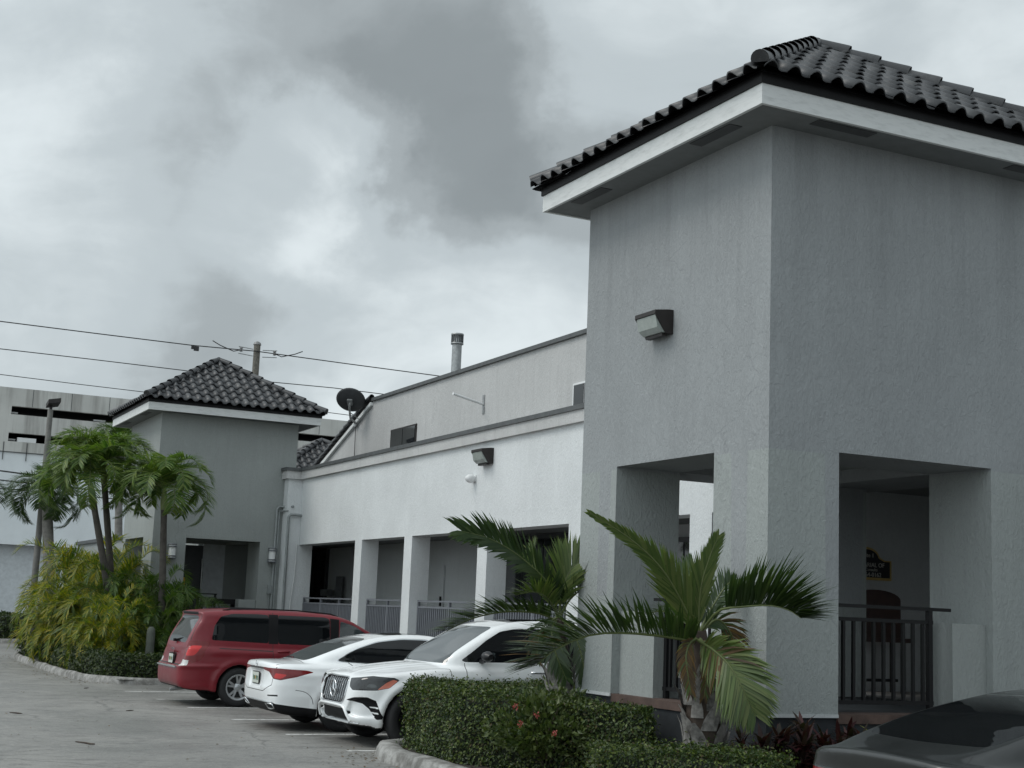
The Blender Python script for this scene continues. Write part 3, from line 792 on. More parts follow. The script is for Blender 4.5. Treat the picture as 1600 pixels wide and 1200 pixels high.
# ------------------------------------------------------------------ poles and wires
YP = 70.0
pt = on_y(402, 539, YP); 
UP = thing('utility_pole', 'weathered wooden utility pole with insulators rising behind the far tower roof', 'utility pole', (pt[0], YP, 0))
m = MB(); m.tube([(pt[0], YP, 0), (pt[0], YP, pt[2])], [0.22, 0.17], 14); m.build('pole', 'wood_pole', UP)
m = MB(); m.lathe([(0.21, 0), (0.18, .1), (0.08, .17), (0.01, .19)], (pt[0], YP, pt[2]), 'z', 12); m.build('pole_cap', 'ceramic_grey', UP)
for sx in (-1, 1):
    a = np.array([pt[0]+sx*.25, YP-.2, pt[2]-.28])
    for dz in (0, -.35):
        m = MB(); m.tube([a+[0, 0, dz], a+[sx*.75, 0, dz+.06]], .022, 6); m.build('bracket', 'galvanised', UP)
    m = MB(); m.lathe([(0.02, 0), (.09, .02), (.05, .07), (.10, .10), (.05, .15), (.10, .18), (.04, .25), (0.01, .27)], (a[0]+sx*.62, YP-.2, a[2]-.20), 'z', 10); m.build('insulator', 'ceramic_grey', UP)
    m = MB(); m.tube([(a[0]+sx*.62, YP-.2, a[2]-.1), (a[0]+sx*1.0, YP-.2, a[2]-.22), (a[0]+sx*1.7, YP-.2, a[2]+.0), (a[0]+sx*2.1, YP-.2, a[2]+.19)], .025, 6); m.build('jumper_wire', 'cable_black', UP)
def wire(label, pts, r, group, extra=(), cat='wire'):
    P = [on_y(px, py, YP-.2) for px, py in pts]
    d0 = (P[0]-P[1]); P = [P[0]+d0*2.0]+P
    d1 = P[-1]-P[-2]; P.append(P[-1]+d1*3.0)
    Q = []
    for a, b in zip(P[:-1], P[1:]): Q += [a+(b-a)*k/6 for k in range(6)]
    Q.append(P[-1])
    m = MB(); m.tube(Q, r, 6)
    for (px, py, w, h) in extra:
        c = on_y(px, py, YP-.2); m.box(c[0]-w, c[0]+w, c[1]-.06, c[1]+.06, c[2]-h, c[2]+.02)
    return single('power_line', m, 'cable_black', label, cat, group)
wire('topmost power line sagging from the left edge across the pole top', [(0, 502), (150, 521), (300, 539.5), (402, 549), (540, 568), (690, 588)], .026, 'overhead wires', extra=((301, 541, .06, .14), (307, 542, .12, .20)))
wire('middle power line running left to the pole, below the topmost one', [(0, 545), (140, 561), (285, 578.5), (425, 597), (520, 606), (600, 616)], .022, 'overhead wires')
wire('lowest of the three power lines, passing behind the satellite dish', [(0, 585), (120, 600), (225, 612.5), (420, 633), (505, 643.5), (540, 648)], .018, 'overhead wires')
wire('upper of the thin black cables in front of the pale garage wall', [(0, 735.5), (35, 740), (120, 748)], .035, 'cables before the garage', cat='cable')
wire('black cable in front of the pale garage wall, middle of three', [(0, 750), (40, 754.5), (120, 763)], .03, 'cables before the garage', cat='cable')
wire('lowest black cable in front of the pale garage wall, left of the palm', [(0, 763), (34, 766), (120, 774)], .025, 'cables before the garage', cat='cable')
lp = on_y(79, 640, 50); lb = on_y(59, 850, 50)
SL = thing('street_lamp', 'slim grey lamp post with a flat square head standing behind the palms', 'street lamp', (lb[0], 50, 0))
m = MB(); m.tube([(lb[0]-.0, 50, 0), (lp[0], 50, lp[2])], [.115, .09], 12); m.build('pole', 'grey_pole', SL)
m = MB(); m.tube([(lp[0], 50, lp[2]-.02), (lp[0]+.02, 50, lp[2]+.16)], .05, 8); m.build('neck', 'bronze_metal', SL)
m = MB(); m.obox((lp[0]+.06, 49.9, lp[2]+.22), (.20, 0, .04), (0, .28, -.05), (0, .01, .07)); m.build('lamp_head', 'bronze_metal', SL)

# ------------------------------------------------------------------ fittings on the walls
def wall_pack(label, c, s=1.0):
    """wedge-shaped wall pack on a wall facing -X: metal housing, ribbed glass below its hood"""
    x, y, z = c
    t = thing('wall_lamp', label, 'wall lamp', (x, y, z))
    hw, hh, d = .27*s, .17*s, .30*s
    m = MB(); m.box(x-.07*s, x, y-hw, y+hw, z-hh, z+hh)
    prof = [(x-.07*s, z+hh), (x-d, z+hh-.03*s), (x-d, z+hh-.085*s), (x-.07*s, z+hh-.06*s)]
    m.prism([(px, y-hw, pz) for px, pz in prof], (0, 2*hw, 0))
    for sgn in (-1, 1):
        yy = y+sgn*hw; pts = [(x-.07*s, yy, z-hh+.0), (x-.07*s, yy, z+hh-.06*s), (x-d, yy, z+hh-.085*s), (x-.12*s, yy, z-hh)]
        m.prism(pts if sgn < 0 else pts[::-1], (0, -sgn*.018*s, 0))
    m.box(x-.15*s, x-.07*s, y-hw*.8, y+hw*.8, z-hh-.03*s, z-hh+.012*s)
    m.build('housing', 'bronze_metal', t)
    m = MB()
    pr = [(x-.08*s, z+hh-.075*s), (x-d+.015*s, z+hh-.092*s), (x-d+.05*s, z-hh*.55), (x-.17*s, z-hh*.92), (x-.08*s, z-hh*.92)]
    m.prism([(px, y-hw+.02*s, pz) for px, pz in pr], (0, 2*(hw-.02*s), 0)); m.build('lens', 'lamp_lens', t)
    return t
wall_pack('brown wedge shaped wall lamp on the side of the near grey tower', (8.63-.001, 13.77, 5.20), .82)
wall_pack('brown wedge shaped wall lamp high on the white arcade wall', (12.70-.001, 27.0, 5.07), .95)
m = MB(); c = (12.70, 27.63, 4.64)
m.lathe([(.0, -.22), (.05, -.21), (.085, -.16), (.095, -.07), (.06, 0.0)], c, 'x', 16); m.box(12.68, 12.70, 27.55, 27.71, 4.57, 4.72)
single('wall_sensor', m, 'white_plastic', 'small white dome sensor on the white wall, below the wall lamp', 'sensor')
def sconce(label, c):
    x, y, z = c
    t = thing('wall_sconce', label, 'wall lamp', (x, y, z-.2), 0, 'cylinder sconces on the far tower')
    m = MB(); m.box(x-.07, x+.07, y-.02, y, z-.2, z+.2)
    for zz in (-.2, -.14, .12, .18): m.lathe([(.10, zz), (.125, zz), (.125, zz+.03), (.10, zz+.03)], (x, y-.11, z), 'z', 16)
    m.lathe([(.0, -.20), (.11, -.20)], (x, y-.11, z), 'z', 16); m.lathe([(.11, .21), (0, .21)], (x, y-.11, z), 'z', 16); m.build('bracket', 'rail_grey', t)
    m = MB(); m.lathe([(.095, -.2), (.095, .2)], (x, y-.11, z), 'z', 16); m.build('lamp_shade', 'white_plastic', t)
sconce('round sconce to the right of the far tower opening, near the conduits', (12.02, 39.849, 3.2))
sconce('round sconce behind the slender palm trunk on the far tower', (9.17, 39.849, 3.16))
t = thing('flood_light', 'tiny twin flood light on the narrow left side of the far tower', 'flood light', (8.63, 42.3, 6.36))
m = MB(); m.box(8.60, 8.629, 42.24, 42.36, 6.30, 6.42); m.build('mount', 'white_plastic', t)
for s in (-1, 1):
    m = MB(); m.lathe([(.01, 0), (.05, .02), (.075, .14), (.0, .14)], (0, 0, 0), 'x', 12)
    m.v = [(8.60-v[0], 42.3+s*.11+v[1]+s*v[0]*.5, 6.36+v[2]-v[0]*.4) for v in m.v]; m.build('lamp', 'white_plastic' if s > 0 else 'bronze_metal', t)

# conduits at the corner of far tower and arcade
def conduit(label, path, r, group='conduits on the far tower'):
    m = MB(); m.tube(path, r, 8); m.tube([np.array(path[0])+[0, 0, .0], np.array(path[0])+[0, 0, .06]], r*1.5, 8)
    return single('conduit_pipe', m, 'conduit_paint', label, 'pipe', group)
yc = 39.80
conduit('grey conduit with the widest bend, leftmost of the pipes at the tower corner', [(12.10, yc, 1.0), (12.10, yc, 4.52), (12.16, yc, 4.60), (12.25, yc, 4.60), (12.45, 39.40, 4.60)], .035)
conduit('thin grey conduit bending under the widest one at the tower corner', [(12.17, yc, 1.0), (12.17, yc, 4.42), (12.2, yc, 4.47), (12.26, 39.6, 4.47), (12.3, 39.42, 4.47)], .026)
conduit('pale front conduit running along the edge of the dark arcade bay', [(12.33, 39.40, 1.0), (12.33, 39.40, 4.30), (12.38, 39.38, 4.37), (12.52, 39.36, 4.37), (12.75, 39.36, 4.36)], .04)
m = MB(); m.tube([(12.62, 39.40, 3.55), (12.60, 39.36, 2.7), (12.52, 39.36, 1.9), (12.52, 39.36, 1.0)], .014, 6)
single('loose_cable', m, 'white_plastic', 'pale loose cable dangling down the edge of the dark arcade bay', 'cable')
t = thing('junction_box', 'grey electrical junction box low on the far tower wall with a short pipe', 'electrical box', (12.02, 39.84, 1.0))
m = MB(); m.box(11.96, 12.07, 39.75, 39.849, 2.12, 2.36); m.build('box', 'conduit_paint', t)
m = MB(); m.tube([(12.02, 39.81, 1.0), (12.02, 39.81, 2.12)], .018, 6); m.build('pipe', 'conduit_paint', t)

# satellite dish on the sloping edge
dc = on_x(548, 625, XS-.55); fm = on_x(556, 662, XS-.06)
SD = thing('satellite_dish', 'dark satellite dish on a bent arm at the sloping roof edge, seen from behind', 'satellite dish', tuple(fm))
ax = np.array([0.40, 0.62, 0.66]); ax /= np.linalg.norm(ax)            # opens up and away from the camera
e1 = np.cross(ax, (0, 0, 1.0)); e1 /= np.linalg.norm(e1); e2 = np.cross(ax, e1)
rows = []
for (r, h) in ((.001, -.10), (.15, -.09), (.30, -.06), (.42, -.015), (.47, .01), (.47, .022), (.42, .005), (.25, -.05), (.001, -.08)):
    rows.append([dc+ax*h+(math.cos(a)*e1*1.0+math.sin(a)*e2*.95)*r for a in np.linspace(0, 2*math.pi, 32, endpoint=False)])
m = MB(); m.quad_grid(rows, 0, True, close_u=True); m.build('reflector', 'dish_grey', SD)
m = MB(); k1 = dc-ax*.14; m.tube([fm, fm+(k1-fm)*.45+np.array([-.05, .1, -.12]), k1+np.array([0, 0, -.22]), k1], .035, 8); m.build('mast', 'galvanised', SD)
m = MB(); m.obox(dc-ax*.13, e1*.08, e2*.10, ax*.04); m.build('bracket', 'galvanised', SD)
m = MB(); m.tube([k1+np.array([0, 0, -.3]), fm+np.array([0, -.25, .12])], .015, 6); m.build('strut', 'galvanised', SD)
m = MB(); m.obox(fm+np.array([-.02, 0, 0]), (.02, 0, 0), (0, .09, 0), (0, 0, .09)); m.build('foot_plate', 'galvanised', SD)
m = MB(); m.tube([fm+np.array([-.0, .0, -.1]), np.array([XS-.02, fm[1]+.05, 5.7])], .012, 5)
single('dish_cable', m, 'cable_black', 'thin cable running down the wall below the dish', 'cable')

# flue and pole bracket on the upper storey
fv = on_x(712, 586, XS+1.2); ft = on_x(717, 521, XS+1.2)
FV = thing('vent_flue', 'round metal flue pipe with a slotted cap rising above the upper wall', 'flue', (fv[0], fv[1], zr))
m = MB(); m.lathe([(.145, zr-.2), (.145, ft[2]-.32)], (fv[0], fv[1], 0), 'z', 20); m.build('pipe', 'galvanised', FV)
m = MB(); zt_ = ft[2]; m.lathe([(.145, zt_-.34), (.19, zt_-.32), (.19, zt_-.28), (.165, zt_-.27), (.165, zt_-.06), (.19, zt_-.05), (.19, zt_), (.0, zt_+.02)], (fv[0], fv[1], 0), 'z', 20); m.build('cap', 'galvanised', FV)
for k in range(16):
    a = 2*math.pi*k/16
    m = MB(); ca, sa = math.cos(a), math.sin(a); m.obox((fv[0]+.172*ca, fv[1]+.172*sa, zt_-.165), (.012*ca, .012*sa, 0), (-.018*sa, .018*ca, 0), (0, 0, .105)); m.build('cap_slot', 'dark_flashing', FV)
pw = on_x(756, 632, XS)
PB = thing('wall_bracket', 'pale horizontal pole sticking out of the upper wall', 'bracket', tuple(pw))
m = MB(); e_ = on_x(708, 615, XS-1.0); m.tube([pw, e_], .035, 8); m.build('arm', 'white_plastic', PB)
m = MB(); m.box(pw[0]-.02, pw[0]-.002, pw[1]-.06, pw[1]+.06, pw[2]-.25, pw[2]+.25); m.build('wall_plate', 'galvanised', PB)

# ------------------------------------------------------------------ things inside the near tower and arcade
ysn = Y_END-.16
def S_(px, py): return on_y(px, py, ysn-.05)
s0, s1 = S_(1392, 907), S_(1357, 880)
xr, zbot, ztp = s0[0], S_(1375, 907)[2], S_(1392, 877)[2]
W_ = .92; xl = xr-W_; xm_ = (xl+xr)/2
SG = thing('wall_sign', 'black and gold office sign with arched top on the white wall behind the tower opening', 'sign', (xm_, ysn, zbot))
def arch(inset):
    x0, x1, z0, z1 = xl+inset, xr-inset, zbot+inset, ztp-inset*.5
    top = [(x1, z1)]
    R_ = .24-inset*.6
    top += [(xm_+R_+.10, z1), (xm_+R_+.02, z1+.035)]
    for a in np.linspace(0.15, math.pi-.15, 14): top.append((xm_+R_*math.cos(a), z1+.0+R_*.62*math.sin(a)+.03))
    top += [(xm_-R_-.02, z1+.035), (xm_-R_-.10, z1), (x0, z1)]
    return [(x0, z0), (x1, z0)]+top
m = MB(); m.prism([(x, ysn-.004, z) for x, z in arch(0)], (0, -.06, 0)); m.build('board', 'sign_gold', SG)
m = MB(); m.prism([(x, ysn-.064, z) for x, z in arch(.035)], (0, -.006, 0)); m.build('panel', 'sign_black', SG)
zz = ztp-zbot
for txt, dx, z, s in (('Suite 1', 0, ztp+.035, .085), ('ACTUARIAL OF', 0, ztp-.10, .088), ('Acct Consults', 0, zbot+zz*.44, .062), ('305-264-0162', 0, zbot+zz*.16, .088)):
    m = MB(); text_mesh(m, txt, (xm_+dx+.02, ysn-.072, z), (1, 0, 0), (0, 0, 1), s); m.build('lettering', 'sign_letter', SG)
# dark wooden notice stand under the sign
bx = S_(1384, 940)[0]; bz = S_(1375, 925)[2]
BN = thing('notice_stand', 'dark wooden stand with a curved top against the white wall below the office sign', 'stand', (bx-.45, ysn-.4, ZF))
top = [(bx-.9, 1.72), (bx, 1.72), (bx, bz-.12)]+[(bx-.45+.45*math.cos(a), bz-.12+.14*math.sin(a)) for a in np.linspace(.2, math.pi-.2, 12)]+[(bx-.9, bz-.12)]
m = MB(); m.prism([(x, ysn-.30, z) for x, z in top], (0, -.06, 0)); m.build('board', 'dark_wood', BN)
m = MB(); m.box(bx-.95, bx+.05, ysn-.5, ysn-.2, 1.66, 1.72); m.build('shelf', 'dark_wood', BN)
for xx in (bx-.85, bx-.05):
    for yy in (ysn-.46, ysn-.24):
        m = MB(); m.box(xx-.025, xx+.025, yy-.025, yy+.025, ZF, 1.66); m.build('leg', 'rail_black', BN)
m = MB(); m.box(bx-.85, bx-.05, ysn-.36, ysn-.33, 1.12, 1.16); m.build('stretcher', 'rail_black', BN)

# fittings in the far arcade bay (mail boxes, notice board, small shelf, wall bell)
for k, z in enumerate((1.55, 1.85, 2.15)):
    m = MB(); m.box(XW-.30, XW-.115, 42.6, 43.2, z, z+.2); single('mail_box', m, 'notice_grey', ('lowest', 'middle', 'topmost')[k]+' dark mail box of the three stacked in the far arcade bay', 'mail box', 'mail boxes in the far bay')
m = MB(); m.box(XW-.16, XW-.115, 41.7, 42.2, 1.5, 2.75); single('notice_board', m, 'notice_grey', 'tall dim notice board in the dark far bay of the arcade', 'notice board')
m = MB(); m.tube([(XA+.25, 27.36, 2.35), (XA+.25, 27.46, 2.35)], .06, 12); single('door_bell', m, 'rail_black', 'small round black bell on the column behind the palm leaf', 'bell')
# things in the far tower's opening
t = thing('dark_door', 'dark double door deep inside the far tower opening', 'door', (10.4, 43.6, ZF))
m = MB(); m.box(9.3, 11.0, 43.56, 43.64, ZF, 3.5); m.build('leaf', 'door_dark', t)
m = MB(); m.box(11.0, 12.5, 43.56, 43.66, ZF, 3.7); m.build('side_panel', 'pale_grey', t)
m = MB(); m.tube([(10.98, 43.5, 1.6), (10.98, 43.44, 1.9), (10.98, 43.44, 2.9), (10.98, 43.5, 3.1)], .025, 8); m.build('handle', 'galvanised', t)
m = MB(); m.box(9.95, 10.14, 42.0, 42.1, 1.65, 2.5); single('yellow_poster', m, 'yellow_paint', 'yellow poster board inside the far tower opening', 'poster')
m = MB(); m.box(10.35, 11.45, 40.6, 40.9, 1.78, 1.92); m.box(10.5, 10.6, 40.7, 40.8, ZF, 1.78); m.box(11.2, 11.3, 40.7, 40.8, ZF, 1.78); single('counter_shelf', m, 'rail_black', 'black counter shelf behind the far tower railing', 'counter')
p0 = on_z(255, 1027, 0.1)
m = MB(); pp = np.array([7.5, 34.0, .1]); m.lathe([(.10, 0), (.10, .95), (.085, 1.05), (.04, 1.1), (.001, 1.1)], tuple(pp), 'z', 16)
simple('bollard_paint', (0.075, 0.085, 0.07), 0.8, var=0.3)
single('bollard', m, 'bollard_paint', 'weathered dark grey round topped bollard half hidden in the far shrubs', 'bollard')
# ------------------------------------------------------------------ plants
leaf_mat('palm_leaf', [(0.036, 0.082, 0.016), (0.066, 0.130, 0.026), (0.115, 0.185, 0.040), (0.19, 0.24, 0.060), (0.08, 0.14, 0.034)], trans=.35)
leaf_mat('palm_leaf_dark', [(0.025, 0.055, 0.018), (0.042, 0.08, 0.026), (0.065, 0.105, 0.034), (0.04, 0.075, 0.025)], trans=.3)
leaf_mat('young_palm_leaf', [(0.055, 0.092, 0.024), (0.080, 0.125, 0.032), (0.11, 0.155, 0.042), (0.15, 0.18, 0.06), (0.06, 0.105, 0.03)], rough=0.36)
leaf_mat('young_palm_dark', [(0.026, 0.052, 0.018), (0.042, 0.072, 0.024), (0.066, 0.10, 0.034)], rough=0.33)
leaf_mat('dead_leaf', [(0.12, 0.075, 0.035), (0.08, 0.058, 0.038), (0.17, 0.095, 0.03), (0.075, 0.065, 0.045)], rough=0.7)
leaf_mat('areca_leaf', [(0.045, 0.10, 0.014), (0.10, 0.16, 0.018), (0.21, 0.23, 0.022), (0.38, 0.30, 0.022), (0.07, 0.125, 0.018)], trans=0.35)
leaf_mat('areca_leaf_green', [(0.028, 0.068, 0.014), (0.052, 0.108, 0.020), (0.11, 0.165, 0.030), (0.06, 0.115, 0.022)], trans=0.3)
leaf_mat('hedge_leaf', [(0.014, 0.030, 0.010), (0.034, 0.062, 0.015), (0.070, 0.105, 0.024), (0.13, 0.165, 0.036), (0.05, 0.08, 0.02), (0.035, 0.06, 0.016), (0.025, 0.05, 0.014), (0.09, 0.07, 0.03)], rough=0.45, trans=0.2)
leaf_mat('low_hedge_leaf', [(0.014, 0.028, 0.010), (0.025, 0.045, 0.013), (0.04, 0.062, 0.016), (0.06, 0.08, 0.02)], rough=0.5, trans=0.2)
leaf_mat('ixora_leaf', [(0.03, 0.055, 0.016), (0.06, 0.09, 0.024), (0.10, 0.125, 0.04), (0.045, 0.07, 0.02)], rough=0.4, trans=0.2)
leaf_mat('ixora_petal', [(0.34, 0.06, 0.055), (0.42, 0.12, 0.11), (0.22, 0.03, 0.03)], rough=0.6)
leaf_mat('red_ti_leaf', [(0.030, 0.012, 0.014), (0.055, 0.015, 0.018), (0.020, 0.022, 0.013), (0.09, 0.03, 0.03), (0.03, 0.03, 0.02)], rough=0.4)
leaf_mat('lime_leaf', [(0.30, 0.34, 0.06), (0.22, 0.28, 0.05), (0.38, 0.38, 0.10), (0.10, 0.15, 0.03)], rough=0.5)
simple('inner_twigs', (0.012, 0.018, 0.008), 0.95, var=0.4, vscale=20)
simple('palm_trunk', (0.065, 0.058, 0.050), 0.85, var=0.35, vscale=7, bump=0.4, bscale=25)
simple('palm_trunk_pale', (0.20, 0.19, 0.175), 0.85, var=0.3, vscale=7)
simple('crown_shaft', (0.12, 0.15, 0.045), 0.5, var=0.2)
simple('rachis', (0.10, 0.125, 0.04), 0.5, var=0.2)
simple('boot_husk', (0.20, 0.19, 0.178), 0.9, var=0.6, vscale=14, bump=0.4, bscale=30)
simple('boot_core', (0.06, 0.045, 0.035), 0.9, var=0.4, vscale=10)
simple('flower_stalk', (0.34, 0.33, 0.20), 0.6)

def unit(v): v = np.asarray(v, float); return v/(np.linalg.norm(v)+1e-12)
def spline(P, n):
    P = [np.asarray(p, float) for p in P]
    P = [2*P[0]-P[1]]+P+[2*P[-1]-P[-2]]
    out = []
    k = len(P)-3
    for i in range(n):
        t = i/(n-1)*k; j = min(int(t), k-1); f = t-j
        a, b, c, d = P[j:j+4]
        out.append(0.5*((2*b)+(-a+c)*f+(2*a-5*b+4*c-d)*f*f+(-a+3*b-3*c+d)*f**3))
    return np.array(out)
def leaflet(mb, p, d, nrm, L, w, droop, r, mi=0, segs=3):
    """one tapered leaflet, folded a little along its midrib, bending down with its length"""
    d = unit(d); rows = []
    q = np.array(p, float); step = L/segs
    prof = [0.35, 1.0, 0.72, 0.0] if segs == 3 else [0.5, 1.0, 0.0]
    for k in range(segs+1):
        s = np.cross(d, nrm); s = unit(s)
        ww = w*prof[k]*0.5
        if k == segs: rows.append([q])
        else: rows.append([q-s*ww, q+s*ww])
        d = unit(d+np.array([0, 0, -droop*(0.35+k*0.4)])); q = q+d*step
    o = len(mb.v)
    for rw in rows: mb.v.extend(tuple(x) for x in rw)
    for k in range(segs-1):
        mb.f.append((o+2*k, o+2*k+1, o+2*k+3, o+2*k+2)); mb.m.append(mi); mb.s.append(True)
    k = segs-1
    mb.f.append((o+2*k, o+2*k+1, o+2*k+2)); mb.m.append(mi); mb.s.append(True)
def frond(mb, pts, upn, n, L, w, sweep, lift, droop, r, mi=0, mi_stem=1, stem=0.014, start=0.12, tipL=0.35, baseL=0.6, t0=0.55, segs=3, sides=(1, -1), dead=None, ragged=0.12):
    """pinnate palm leaf: rachis through pts, leaflets in a V either side.
       sweep: how far leaflets lean to the tip, lift: V angle"""
    R_ = spline(pts, 14)
    mb.tube(R_, [stem*(1-0.75*i/13) for i in range(14)], 5, mi_stem, cap=False)
    for i in range(n):
        f = start+(1-start)*(i+r.random()*0.5)/n
        t = f*13; j = min(int(t), 12); ff = t-j
        p = R_[j]*(1-ff)+R_[j+1]*ff; T = unit(R_[j+1]-R_[j])
        B = np.cross(T, upn); B = unit(B); Nn = np.cross(B, T)
        ll = L*(baseL+(1-baseL)*min(1, (f-start)/0.3)) if f < min(start+0.3, t0) else L*(1-(1-tipL)*max(0, (f-t0)/(1-t0))**(1.3 if t0 > .4 else .8))
        sw = sweep+(f**2)*0.5
        for sgn in sides:
            a = lift*r.uniform(.75, 1.25); s2 = sw*r.uniform(.85, 1.2)
            d = B*sgn*math.cos(a)+Nn*math.sin(a)+T*s2+np.array([r.uniform(-ragged, ragged) for _ in range(3)])
            m_ = mi
            if dead and r.random() < dead[0] and f > dead[1] and f < dead[2]: m_ = 2
            leaflet(mb, p, d, Nn, ll*r.uniform(.85, 1.1), w*r.uniform(.8, 1.15), droop*r.uniform(.6, 1.4), r, m_, segs)
def arch(base, az, el, L, droop, n=9):
    """rachis that leaves base at elevation el and bends over under its weight"""
    P = [np.array(base, float)]; e = el; step = L/(n-1)
    for k in range(n-1):
        P.append(P[-1]+step*np.array([math.cos(az)*math.cos(e), math.sin(az)*math.cos(e), math.sin(e)]))
        e -= droop*(0.5+1.0*k/(n-1))/(n-1)*2
    return P

def slender_palm(label, base, top, seed, n_f=21, fl=1.75, mat='palm_leaf', trunk='palm_trunk', shaft=0.55, r0=.10, r1=.075, lean=(0, 0), group='slender palms by the far tower', ll=.50, droop=1.75, el=(0.2, 1.5)):
    r = random.Random(seed)
    base, top = np.array(base, float), np.array(top, float)
    t = thing('palm_tree', label, 'palm tree', base, 0, group)
    P = spline([base, base*.6+top*.4+np.array([lean[0], lean[1], 0]), top-(0, 0, shaft)], 12)
    m = MB(); m.tube(P, [r0+(r1-r0)*i/11+(0.006 if i % 2 else 0) for i in range(12)], 10); m.build('trunk', trunk, t)
    ax = unit(P[-1]-P[-2])
    if shaft > 0:
        m = MB(); m.tube([P[-1], P[-1]+ax*shaft*.3, P[-1]+ax*shaft*.75, P[-1]+ax*shaft*1.05], [r1*1.15, r1*1.25, r1*.85, r1*.45], 10); m.build('crown_shaft', 'crown_shaft', t)
    m = MB()
    c = P[-1]+ax*shaft*.95
    for k in range(n_f):
        az = 2*math.pi*(k*0.381966)+r.uniform(-.3, .3); e = el[0]+(el[1]-el[0])*((k+.5)/n_f)**.8
        L = fl*r.uniform(.88, 1.12)*(0.78+0.22*min(1, (1.5-e)))
        dr = droop*r.uniform(.8, 1.2)
        frond(m, arch(c, az, e, L, dr), (0, 0, 1), 78, ll, .027, 0.45, 0.42, 0.20, r, 0, 1, stem=.018, start=.12, tipL=.5, segs=3)
    m.build('crown', [mat, 'rachis'], t)
    return t
def P_(px, py, Y): return on_y(px, py, Y)
def ground_of(px, py, Y, z=0.1): p = P_(px, py, Y); return np.array([p[0], Y, z])
slender_palm('palm with a thin leaning dark trunk, left one of the pair before the far tower', ground_of(186, 935, 36.5), P_(148, 745, 36.6), 5, 22, 1.95, lean=(.05, 0))
slender_palm('taller upright palm of the pair before the far tower, its crown reaching highest', ground_of(186, 935, 37.3), P_(166, 722, 37.4), 8, 23, 2.0, lean=(.02, 0))
slender_palm('single palm with a thin straight trunk in front of the far tower wall', ground_of(258, 935, 35.5), P_(259, 762, 35.5), 13, 20, 1.8)
slender_palm('thicker palm with a pale grey trunk farther back, beside the lamp post', ground_of(84, 935, 49), P_(76, 768, 49), 21, 17, 1.9, 'palm_leaf_dark', 'palm_trunk_pale', .5, .2, .17, el=(-.2, 1.3), ll=.6)
slender_palm('palm mostly cut off at the left edge, few fronds before the white wall', ground_of(-38, 935, 52), P_(-40, 765, 52), 34, 12, 1.6, 'palm_leaf_dark', 'palm_trunk_pale', .4, .17, .15, el=(-.3, 1.1), ll=.6)
slender_palm('pale green palm top showing between the taller pair and the far tower wall', ground_of(188, 935, 58), P_(188, 690, 58), 55, 12, 2.0, 'areca_leaf_green', 'palm_trunk_pale', .5, .17, .14, ll=.6)

# areca palms: clumps of thin canes with arching yellow-green fronds
def areca_mesh(seed, mat, n_f, H, spread, fl):
    r = random.Random(seed); m = MB(); canes = MB()
    for k in range(n_f):
        a = 2*math.pi*k*0.381966+r.uniform(-.4, .4); q = (k+.5)/n_f
        rr = spread*0.30*r.random()**.5
        hb = H*(0.08+0.58*(1-q)*r.uniform(.5, 1.0)) if k % 3 else H*r.uniform(.02, .25)
        b = np.array([rr*math.cos(a), rr*math.sin(a), hb])
        e = r.uniform(.55, 1.42)
        L = fl*r.uniform(.75, 1.15)
        frond(m, arch(b, a+r.uniform(-.5, .5), e, L, r.uniform(1.1, 2.0)), (0, 0, 1), 34, .34, .024, .65, .5, .24, r, 0, 1, stem=.012, start=.22, tipL=.4, segs=2)
        if k % 2 == 0: canes.tube([(rr*.8*math.cos(a), rr*.8*math.sin(a), 0), b*[.9, .9, .6], b], [.028, .024, .016], 6)
    return m.mesh('fronds', [mat, 'rachis']), canes.mesh('canes', ['crown_shaft'])
AMESH = {}
def areca(label, base, key, rotz, s, mat):
    if key not in AMESH:
        AMESH[key] = areca_mesh(100+key, mat, 84, 2.35, 1.7, 1.22)
    t = thing('areca_palm', label, 'shrub', base, rotz, 'areca palm clumps in the far bed')
    t.scale = (s*.78, s*.78, s*1.14)
    for nm, me in zip(('fronds', 'canes'), AMESH[key]):
        o = bpy.data.objects.new(nm, me); COL.objects.link(o); o.parent = t
ARECA = [
 ('yellowing areca clump at the far left end of the bed, by the white wall', 116, 932, 43.0, 0, .2, 1.58, 'areca_leaf'),
 ('golden yellow areca clump, second from the left end of the bed', 140, 950, 40.0, 0, 2.1, 1.62, 'areca_leaf'),
 ('broad areca clump with yellow tips below the pair of thin palms', 168, 960, 38.2, 0, 3.7, 1.50, 'areca_leaf'),
 ('low drooping areca clump at the kerb bend, left of the bed', 112, 985, 38.8, 1, 1.1, 1.05, 'areca_leaf'),
 ('olive areca clump close to the kerb in the middle of the bed', 155, 1000, 36.6, 1, 2.9, 1.0, 'areca_leaf'),
 ('bright green areca clump under the thin trunks, near the bed middle', 190, 985, 36.6, 2, .6, 1.22, 'areca_leaf_green'),
 ('dark green areca clump beneath the single palm by the far tower', 236, 975, 36.0, 2, 4.0, 1.26, 'areca_leaf_green'),
 ('small dark areca clump nearest the red minivan window', 284, 980, 36.4, 2, 5.2, 1.05, 'areca_leaf_green'),
 ('low green areca clump behind the clipped hedge, left of the bollard', 172, 1010, 34.8, 3, 1.9, .92, 'areca_leaf'),
 ('low dark areca clump right behind the bollard', 240, 1010, 35.0, 2, 2.6, .92, 'areca_leaf_green'),
]
for lab, px, py, Y, key, rz, s, mt in ARECA:
    p = P_(px, py, Y); areca(lab, (p[0], Y, .1), key, rz, s, mt)

